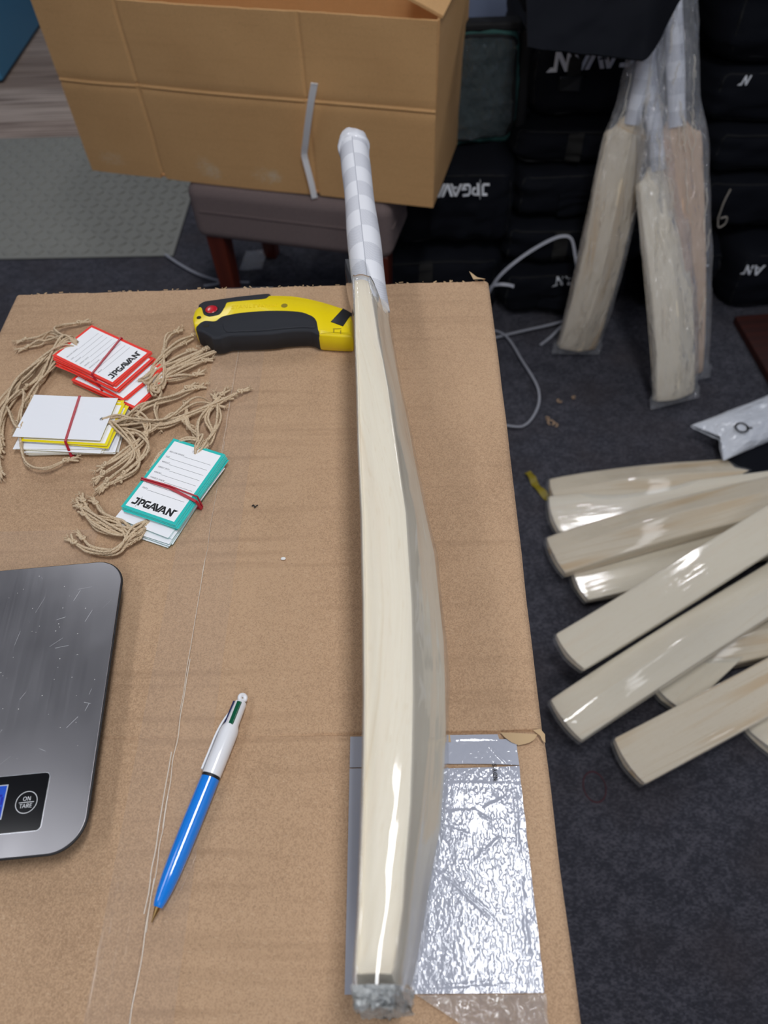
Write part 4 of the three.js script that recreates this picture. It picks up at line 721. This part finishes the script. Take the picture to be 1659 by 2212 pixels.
{
  const Wb = 0.832, Hb = 0.364, D = 0.35, TH = 0.005, o = thing('cardboard_box', 'open brown cardboard box with folded creases, standing on the stool', 'box', [-0.718, 0.4015, -1.705], YAW);
  // local: x along the front, y up, z towards the camera (front at z = 0)
  const tex = TX.kraftBox, scuff = canvasTex(1024, 448, (g, w, h) => {                      // the front's own print: scuffs
    const im = tex.image, d = g.createImageData(w, h); for (let y = 0; y < h; y++) for (let x = 0; x < w; x++) { const i = (y * w + x) * 4, k = (((y * 2) % 1024) * 1024 + ((x * 2) % 1024)) * 4; for (let c = 0; c < 4; c++) d.data[i + c] = im.data[k + c]; } g.putImageData(d, 0, 0);
    seed(8); for (const [sx, sy, rx, ry] of [[0.075, 0.1, 48, 26], [0.36, 0.115, 34, 38], [0.385, 0.09, 26, 30], [0.535, 0.1, 48, 28], [0.56, 0.1, 26, 22]]) for (let i = 0; i < 420; i++) { const a = rnd(0, 6.28), r = Math.sqrt(rnd()) * (0.5 + 0.5 * rnd()); g.fillStyle = 'rgba(226,206,176,' + rnd(0.04, 0.2) + ')'; g.fillRect(sx * w + Math.cos(a) * r * rx, (1 - sy) * h + Math.sin(a) * r * ry, rnd(2, 9), rnd(1, 3)); }
  });
  const frontMat = std({ map: scuff, roughness: 0.8 });
  const vcr = [0.187, 0.565], grv = (q, w) => Math.exp(-q * q / (w * w));
  const rel = (x, y) => -0.0022 * (grv(y - 0.199, 0.0028) + grv(y - 0.2075, 0.0028)) + 0.0016 * grv(y - 0.2033, 0.003) - vcr.reduce((s, c) => s + 0.0026 * grv(x - c - 0.002 * nz(y * 14, c * 9), 0.0032), 0) + 0.004 * Math.sin(clamp(x / vcr[0], 0, 1) * Math.PI) * 0.5 + 0.004 * Math.sin(clamp((x - 0.187) / 0.378, 0, 1) * Math.PI) + 0.002 * fbm(x * 6, y * 6, 4, 2);
  const dense = (n, at) => [...new Set([...lin(n), ...at.flatMap((a) => [-5, -4, -3, -2, -1, 0, 1, 2, 3, 4, 5].map((k) => clamp(a + k * 0.0028, 0, 1)))])].sort((a, b) => a - b);
  const notch = (x) => vcr.reduce((s, c) => s + (Math.abs(x - c) < 0.006 ? 0.012 : 0), 0);
  const front = slab(dense(60, vcr.map((c) => c / Wb)), dense(40, [0.203 / Hb]), (u, v) => { const x = u * Wb, y0 = lerp(notch(x) + 0.0004 * nz(x * 90, 2), Hb + 0.0012 * fbm(x * 40, 8, 1, 2), v); return [x, y0, rel(x, y0)]; }, (u, v) => { const x = u * Wb, y0 = lerp(notch(x) + 0.0004 * nz(x * 90, 2), Hb + 0.0012 * fbm(x * 40, 8, 1, 2), v); return [x, y0, rel(x, y0) - TH]; }, (p) => [p[0] / Wb, p[1] / Hb]);
  part('front_panel', front, frontMat, o, 'creased front panel with pale scuffs near its lower edge');
  const wallp = (w, h, fn, name, label) => { const g = slab(lin(20), lin(20), (u, v) => fn(u * w, v * h, 0), (u, v) => fn(u * w, v * h, 1), (p, u, v) => [u * w, v * h]); return part(name, g, M.box, o, label); };
  wallp(Wb, Hb, (x, y, k) => [x, y, -D + (k ? 0 : TH) + 0.003 * Math.sin(x * 5)], 'back_panel');
  wallp(D - 0.012, Hb, (z, y, k) => [(k ? 0.0005 : TH), y, -0.006 - z], 'left_panel');
  wallp(D - 0.012, Hb, (z, y, k) => [Wb - TH * (k ? 1 : 0) + 0.008 * Math.max(0, (y - 0.18 - z * 0.9)) * 2, y, -0.006 - z], 'right_panel', 'right side panel with a diagonal crease');
  wallp(Wb - 0.012, D - 0.012, (x, z, k) => [x + 0.006, k ? 0.0005 : TH, -0.006 - z], 'bottom_panel');
  wallp(D - 0.02, 0.1, (z, t, k) => [Wb + 0.008 - 0.92 * t - (k ? TH * 0.4 : 0), Hb + 0.004 + 0.38 * t - (k ? TH * 0.9 : 0), -0.012 - z], 'side_flap', 'side flap folded inwards');
  wallp(Wb - 0.01, 0.17, (x, t, k) => [x + 0.005, Hb + 0.002 + 0.97 * t, -D - 0.22 * t + (k ? -TH : 0)], 'back_flap');
  // white strapping tail over the front panel
  const s = [[0.5595, -0.004, 0.006], [0.558, 0.02, 0.0075], [0.553, 0.06, 0.0085], [0.549, 0.09, 0.0095], [0.5495, 0.1, 0.011], [0.557, 0.123, 0.018], [0.572, 0.17, 0.031], [0.59, 0.225, 0.044], [0.603, 0.262, 0.05]].map((q) => { const v = V3(...q); v.applyAxisAngle(V3(0, 1, 0), YAW); return [v.x - 0.718, v.y + 0.4015, v.z - 1.705]; });
  const path = spline(s, 60), cs = [[-0.0065, -0.0012], [-0.003, -0.0012], [-0.0022, -0.0004], [0.0022, -0.0004], [0.003, -0.0012], [0.0065, -0.0012], [0.0065, 0.0012], [-0.0065, 0.0012]];
  solo('plastic_strap', 'short bent tail of white plastic strapping in front of the open box', 'strap', sweep(path, cs, V3(0.2, 0.05, 1)), M.strap);
}
{
  const o = thing('storage_crate', 'dark blue plastic crate mostly hidden behind the right end of the stool', 'crate', [0.03, 0, -1.93], YAW);
  const s = (w, h, x, y, z, d) => bar(w, h, d, x, y, z, 0.004);
  part('body', merge([s(0.2, 0.012, 0, 0.006, 0, 0.2), s(0.2, 0.27, 0, 0.135, 0.097, 0.008), s(0.2, 0.27, 0, 0.135, -0.097, 0.008), s(0.008, 0.27, 0.096, 0.135, 0, 0.19), s(0.008, 0.27, -0.096, 0.135, 0, 0.19)]), M.crate, o);
  part('rim', merge([s(0.216, 0.018, 0, 0.274, 0.1, 0.018), s(0.216, 0.018, 0, 0.274, -0.1, 0.018), s(0.018, 0.018, 0.1, 0.274, 0, 0.2), s(0.018, 0.018, -0.1, 0.274, 0, 0.2)]), M.crate, o);
}
// ------------------------------------------------------------------ mat, cabinet, board
{
  const o = thing('floor_mat', 'grey rubber floor mat with a raised diamond tread, left of the stool', 'mat', [-1.06, 0, -2.32], -0.02);
  part('base', bar(0.8, 0.006, 0.74, 0, 0.0035, 0, 0.003), M.mat, o);
  const list = []; for (let i = 0; i < 22; i++) for (let j = 0; j < 20; j++) { const g = new THREE.SphereGeometry(1, 8, 5, 0, Math.PI * 2, 0, Math.PI / 2); g.scale(0.0165, 0.006, 0.0066); g.rotateY((i + j) % 2 ? 0.8 : -0.8); g.translate(-0.375 + i * 0.0357, 0.0062, -0.345 + j * 0.0363); list.push(g); }
  const t = part('raised_tread', merge(list), M.mat, o); t.userData.kind = 'stuff';
}
{
  const o = thing('metal_cabinet', 'blue cabinet at the upper left corner of the photo, on the laminate floor', 'cabinet', [-1.845, 0, -3.45]);
  part('body', bar(0.57, 1.3, 0.58, 0, 0.66, 0, 0.006), M.cabinet, o);
  part('door', bar(0.54, 1.22, 0.014, 0, 0.67, 0.298, 0.004), std({ color: 0x2c6a94, roughness: 0.5 }), o);
  part('plinth', bar(0.55, 0.03, 0.56, 0, 0.012, 0, 0.003), M.black, o);
}
{
  const g = bar(0.55, 0.022, 0.3, 0, 0.012, 0, 0.004), p = g.attributes.position, uv = g.attributes.uv; for (let i = 0; i < p.count; i++) uv.setXY(i, p.getZ(i) + p.getY(i), p.getX(i));
  const m = solo('wooden_board', 'dark reddish brown board on the carpet at the right border of the photo', 'board', g, M.brown); m.position.set(1.185, 0, -1.44); m.rotation.y = 0.08;
}

// ------------------------------------------------------------------ black kit bags piled against the wall
function puff(w, h, d, sd, amp = 0.012) {
  const nx = Math.max(8, Math.round(w / 0.014)), ny = Math.max(6, Math.round(h / 0.012)), nd = 12, g0 = new THREE.BoxGeometry(1, 1, 1, nx, ny, nd); g0.deleteAttribute('uv'); g0.deleteAttribute('normal');
  const g = mergeVertices(g0), p = g.attributes.position, f = shapeBag(w, h, d, sd, amp);
  for (let i = 0; i < p.count; i++) p.setXYZ(i, ...f(p.getX(i) * 2, p.getY(i) * 2, p.getZ(i) * 2));
  g.computeVertexNormals();
  g.setAttribute('uv', new THREE.Float32BufferAttribute(new Float32Array(p.count * 2).map((_, i) => (i % 2 ? p.getY(i >> 1) : p.getX(i >> 1))), 2));
  return g;
}
// point of the cube -1..1 -> point of a soft bag
function shapeBag(w, h, d, sd, amp) {
  return (x, y, z) => {
    const m = Math.pow(Math.pow(Math.abs(x), 7) + Math.pow(Math.abs(y), 5) + Math.pow(Math.abs(z), 5), 1 / 6), mx = Math.max(Math.abs(x), Math.abs(y), Math.abs(z)), k = m > 0 ? mx / m : 1;
    let X = x * k, Y = y * k, Z = z * k;
    const n = fbm(X * 2.2 + sd, Y * 1.6 + sd * 3, Z * 2, 3), fold = 1 - Math.abs(nz(X * 1.4 + Y * 1.2 + sd, Y * 3.4 - X * 0.5, sd * 2)) * 2;
    const r = amp * (n + 0.55 * Math.pow(Math.max(0, fold), 3));
    return [X * w / 2 + X * r * 0.6, Y * h / 2 + Y * r * 0.5 - 0.03 * h * X * X, Z * d / 2 + Z * r];
  };
}
const onBag = (g, w, h, d, sd, amp, lift) => {           // bends a flat piece in x, y onto the front of the bag
  const f = shapeBag(w, h, d, sd, amp), p = g.attributes.position;
  for (let i = 0; i < p.count; i++) { const q = f(clamp(p.getX(i) / (w / 2), -0.97, 0.97), clamp(p.getY(i) / (h / 2), -0.95, 0.95), 1); p.setXYZ(i, q[0], q[1], q[2] + lift + p.getZ(i)); }
  g.computeVertexNormals(); return g;
};
const BAGS = [
  // label, x0, x1, y0, y1, front z, depth, lettering [x, y, height, turned, first, last], extras
  ['black kit bag with white lettering, below the green pouch and behind the open box', 0.0, 0.305, 0.185, 0.395, -1.665, 0.4, [0.232, 0.362, 0.03, true, 0, 8], 'p'],
  ['black kit bag on the floor behind the right end of the stool', -0.06, 0.29, 0.0, 0.18, -1.63, 0.42, null, 's'],
  ['black kit bag on the floor below the strapping hoop, with half hidden white letters', 0.27, 0.62, 0.0, 0.135, -1.615, 0.4, [0.556, 0.127, 0.026, true, 5, 8], 'e'],
  ['thin black kit bag second from the floor behind the strapping hoop', 0.275, 0.66, 0.137, 0.235, -1.65, 0.42, null, 's'],
  ['black kit bag third from the floor in the middle of the pile', 0.285, 0.68, 0.237, 0.355, -1.7, 0.42, null, 'e'],
  ['flat black kit bag fourth from the floor in the middle of the pile', 0.28, 0.69, 0.357, 0.44, -1.73, 0.42, null, 's'],
  ['big black kit bag with a large white letter and a buckle strap, below the topmost', 0.3, 0.7, 0.442, 0.64, -1.775, 0.42, [0.605, 0.607, 0.045, true, 3, 8], 'b'],
  ['black kit bag on the floor just right of the standing bats, with white letters', 0.68, 0.855, 0.0, 0.185, -1.62, 0.42, [0.812, 0.15, 0.032, true, 0, 4], ''],
  ['black kit bag on the floor at the right border, with white letters', 0.86, 1.35, 0.0, 0.185, -1.615, 0.42, [1.042, 0.15, 0.03, true, 6, 8], 'e'],
  ['black kit bag second from the floor at the right, with a white zip cord', 0.75, 1.3, 0.192, 0.325, -1.685, 0.42, null, 'z'],
  ['black kit bag third from the floor at the right border', 0.735, 1.3, 0.327, 0.425, -1.72, 0.42, null, 'p'],
  ['black kit bag with a small white letter at the right, second from the top', 0.72, 1.3, 0.427, 0.555, -1.75, 0.42, [0.9, 0.545, 0.02, true, 7, 8], 's'],
  ['black kit bag on top of the pile at the upper right corner of the photo', 0.7, 1.3, 0.557, 0.8, -1.76, 0.45, null, 'g'],
  ['black kit bag under the white wrapped bat at the right border', 0.735, 1.25, 0.0, 0.048, -0.985, 0.2, null, ''],
];
BAGS.forEach(([label, x0, x1, y0, y1, zf, d, mark, extra], i) => {
  const w = x1 - x0, h = y1 - y0, sd = i * 3.7 + 1, amp = 0.011;
  const o = thing('kit_bag', label, 'bag', [(x0 + x1) / 2, y0 + h / 2, zf - d / 2]);
  if (i > 1 && i < 13) o.rotation.set(0, [0.03, -0.05, 0.02, -0.03][i % 4], [-0.02, 0.015, 0.03, -0.012, 0][i % 5] * (y0 > 0 ? 1 : 0.2));
  part('body', puff(w, h, d, sd, amp), M.bag, o);
  const rim = (sx, sy) => [[-sx, -sy], [0, -sy], [sx, -sy], [sx, 0], [sx, sy], [0, sy], [-sx, sy], [-sx, 0]];
  const f = shapeBag(w, h, d, sd, amp), line = (list, r, n) => { const pts = []; list.forEach(([a, b], k) => { const [a2, b2] = list[(k + 1) % list.length]; for (let t = 0; t < 6; t++) { const q = f(lerp(a, a2, t / 6), lerp(b, b2, t / 6), 0.99); pts.push(V3(q[0], q[1], q[2] + 0.001)); } }); return new THREE.TubeGeometry(new THREE.CatmullRomCurve3(pts, true), n, r, 6, true); };
  if (i < 13) part('piping', line(rim(0.93, 0.84), 0.0028, 110), M.bagDark, o);
  if ('sbe'.includes(extra) && extra) { const a = extra === 's' ? -0.1 : 0.2; const g = onBag(new THREE.BoxGeometry(0.036, h * 0.9, 0.003, 2, 14, 1).translate(a * w, 0, 0), w, h, d, sd, amp, 0.002); part('strap', g, M.bagWeb, o); }
  if (extra === 'b') { const g = onBag(new THREE.BoxGeometry(0.03, 0.085, 0.003, 2, 8, 1).translate(-0.092, 0.042, 0), w, h, d, sd, amp, 0.006); part('strap', g, M.bagWeb, o); part('buckle', onBag(new RoundedBoxGeometry(0.05, 0.034, 0.01, 2, 0.004).translate(-0.098, -0.004, 0), w, h, d, sd, amp, 0.008), M.black, o, 'black plastic buckle'); }
  if (extra === 'p' || extra === 'e') { const g = onBag(new THREE.BoxGeometry(w * 0.5, h * 0.5, 0.006, 14, 10, 1).translate(0.05 * w, -0.14 * h, 0), w, h, d, sd, amp, 0.003); part('pocket', g, M.bag, o); }
  if (extra === 'z') { const q = V3(0.83 - (x0 + x1) / 2, 0, d / 2 + 0.012); part('zip_cord', merge([tubeOf([[q.x, 0.055, q.z], [q.x - 0.006, 0.025, q.z + 0.004], [q.x - 0.006, -0.02, q.z + 0.004]], 0.0022, 20, 6), tubeOf([[q.x - 0.006, -0.02, q.z + 0.004], [q.x + 0.004, -0.045, q.z + 0.004], [q.x + 0.016, -0.035, q.z + 0.004], [q.x + 0.014, -0.016, q.z + 0.004], [q.x, -0.02, q.z + 0.004]], 0.0022, 24, 6)]), M.cord, o, 'off-white cord on the zip'); }
  if (extra === 'g') { const g = new THREE.CircleGeometry(0.05, 24); g.scale(0.6, 1, 1); g.translate(0.83 - (x0 + x1) / 2, 0.03, 0); part('patch', onBag(g, w, h, d, sd, amp, 0.003), M.bagWeb, o, 'dark oval patch'); }
  if (mark) { const [mx, my, mh, turned, a, b] = mark; const g = markGeometry(mh, a, b, 0.0006); if (turned) g.rotateZ(Math.PI); g.translate(mx - (x0 + x1) / 2, my - (y0 + y1) / 2, 0); part('lettering', onBag(g, w, h, d, sd, amp, 0.0035), M.print, o, 'white upside-down lettering'); }
});
{
  // the topmost bag of the middle, its lid hanging over the plastic bags
  const w = 0.4, h = 0.17, d = 0.42, o = thing('kit_bag', 'topmost black kit bag in the middle, its loose lid hanging over the standing bats', 'bag', [0.48, 0.73, -2.0]);
  part('body', puff(w, h, d, 51, 0.011), M.bag, o);
  const fold = [0.5, 0.79, 0.88, 1];
  const g = slab(lin(30), lin(30), (u, v) => lid(u, v, 0), (u, v) => lid(u, v, 1), (p, u, v) => [u * w, v * 0.5]);
  function lid(u, v, k) { const x = lerp(0.262, 0.562, u), drop = v, side = lerp(0, -0.02, u); const low = u < 0.79 ? lerp(0.702, 0.664, u / 0.79) : lerp(0.664, 0.775, (u - 0.79) / 0.21), y = lerp(0.845, low, Math.pow(drop, 1.1)), z = lerp(-1.82, -1.535, Math.pow(drop, 0.7)) + 0.008 * fbm(u * 5, v * 5, 3, 3) + side - k * 0.004; return [x - 0.48 + (k ? 0 : 0) - 0.02 * sst(u, 0.8, 1) * drop, y - 0.73 - k * 0.004, z + 2.0]; }
  part('lid', g, M.bag, o, 'hanging black lid');
}
{
  const w = 0.19, h = 0.245, d = 0.055, o = thing('green_pouch', 'dark green pouch with a clear crinkled vinyl front and black piping, beside the open box', 'bag', [0.2, 0.515, -1.815]);
  part('body', puff(w, h, d, 88, 0.008), M.greenCloth, o);
  part('side_gusset', bar(0.03, h * 0.98, d, w / 2 + 0.012, -0.004, -0.004, 0.012), M.bagDark, o, 'black side');
  part('top_gusset', bar(w * 0.98, 0.02, d * 0.98, 0, h / 2 - 0.002, -0.002, 0.008), M.bagDark, o);
  const f = shapeBag(w, h, d, 88, 0.008);
  const v = onBag(new THREE.BoxGeometry(w * 0.9, h * 0.92, 0.0012, 20, 30, 1), w, h, d, 88, 0.008, 0.006); part('window', v, M.vinyl, o, 'clear crinkled vinyl front');
  const pts = [[-0.95, -0.95], [0.95, -0.95], [0.95, 0.95], [-0.95, 0.95]].flatMap((a, i, l) => { const b = l[(i + 1) % 4]; return [0, 0.2, 0.4, 0.6, 0.8].map((t) => V3(...f(lerp(a[0], b[0], t), lerp(a[1], b[1], t), 0.98))); });
  part('piping', new THREE.TubeGeometry(new THREE.CatmullRomCurve3(pts, true), 120, 0.005, 8, true), M.bagDark, o);
  o.rotation.x = -0.12;
}

// ------------------------------------------------------------------ cut strapping, tape ends and shavings on the carpet
const strapGrey = phy({ color: 0x9c9ea6, roughness: 0.4 });
const ribbon = (label, pts, up = V3(0, 1, 0), w = 0.0075) => solo('plastic_strap', label, 'strap', sweep(spline(pts, 70), [[-w / 2, -0.0009], [w / 2, -0.0009], [w / 2, 0.0009], [-w / 2, 0.0009]], up), strapGrey);
ribbon('white plastic strapping hoop standing in front of the black bags', [[0.226, 0.165, -1.5], [0.255, 0.218, -1.505], [0.327, 0.266, -1.53], [0.395, 0.287, -1.55], [0.417, 0.283, -1.548], [0.43, 0.25, -1.52], [0.44, 0.21, -1.5], [0.452, 0.15, -1.49]], V3(0.3, 1, 1));
ribbon('short white strapping end with a buckle beside the far corner of the carton', [[0.226, 0.165, -1.497], [0.235, 0.197, -1.49], [0.25, 0.206, -1.484], [0.274, 0.206, -1.48], [0.285, 0.203, -1.478]], V3(0, 1, 1));
ribbon('white plastic strapping lying on the carpet, behind the far right corner of the carton', [[0.2, 0.012, -1.5], [0.275, 0.012, -1.525], [0.34, 0.012, -1.545], [0.4, 0.014, -1.56], [0.45, 0.016, -1.575]]);
ribbon('short slanting offcut of white strapping beside the toe of the left standing bat', [[0.378, 0.004, -1.495], [0.41, 0.006, -1.525], [0.455, 0.02, -1.57]]);
ribbon('long curved white strapping on the carpet beside the right edge of the carton', [[0.22, 0.012, -1.56], [0.28, 0.018, -1.53], [0.32, 0.02, -1.42], [0.348, 0.018, -1.31], [0.335, 0.012, -1.25], [0.298, 0.008, -1.205], [0.25, 0.008, -1.21]], V3(0, 1, 0), 0.0055);
ribbon('white strapping curling out from beside the floor mat under the stool', [[-0.69, 0.012, -1.94], [-0.64, 0.012, -1.89], [-0.572, 0.012, -1.835], [-0.5, 0.012, -1.8], [-0.42, 0.012, -1.79]]);
ribbon('white strapping standing up behind the left leg of the stool', [[-0.484, 0.06, -1.96], [-0.484, 0.03, -1.9], [-0.49, 0.013, -1.82], [-0.51, 0.012, -1.79], [-0.55, 0.012, -1.78]]);
{
  const g = slab(lin(8), lin(8), (u, v) => { const x = lerp(-0.455, -0.39, u), z = lerp(-1.85, -1.945, v); return [x + v * 0.01, 0.012 + 0.003 * fbm(x * 30, z * 30, 1, 2), z]; }, (u, v) => { const x = lerp(-0.455, -0.39, u), z = lerp(-1.85, -1.945, v); return [x + v * 0.01, 0.0116 + 0.003 * fbm(x * 30, z * 30, 1, 2), z]; });
  solo('plastic_offcut', 'small clear plastic offcut on the carpet under the stool', 'plastic offcut', g, M.filmFlat);
  const tp = solo('caution_tape', 'small crumpled strip of yellow and black tape beside the furthest floor bat', 'tape', sweep(spline([[0.292, 0.006, -1.064], [0.3, 0.01, -1.045], [0.305, 0.004, -1.03], [0.316, 0.008, -1.008], [0.328, 0.004, -0.99], [0.34, 0.01, -0.978]], 40), [[-0.008, -0.0006], [0.008, -0.0006], [0.008, 0.0006], [-0.008, 0.0006]], (i) => V3(Math.sin(i * 0.4) * 0.4, 1, 0.2)), M.caution);
  seed(19);
  [[0.398, -1.29], [0.435, -1.3], [0.367, -1.218], [0.376, -1.21], [0.36, -1.232]].forEach(([x, z], i) => { const r = rnd(0.004, 0.008), pts = []; for (let k = 0; k <= 8; k++) pts.push([x + Math.cos(k * 0.6 + i) * r, 0.003 + 0.002 * (k % 2), z + Math.sin(k * 0.6 + i) * r]); solo('wood_shaving', ['tiny wood shaving on the carpet left of the standing bats', 'tiny tan wood shaving on the carpet nearest the toes of the standing bats', 'curled wood shaving in the little heap beside the carton', 'wood shaving at the right of the little heap beside the carton', 'wood shaving at the far side of the little heap beside the carton'][i], 'wood shaving', sweep(pts.map((p) => V3(...p)), [[-0.002, -0.0003], [0.002, -0.0003], [0.002, 0.0003], [-0.002, 0.0003]]), M.shaving); });
}

renderer.render(scene, camera);
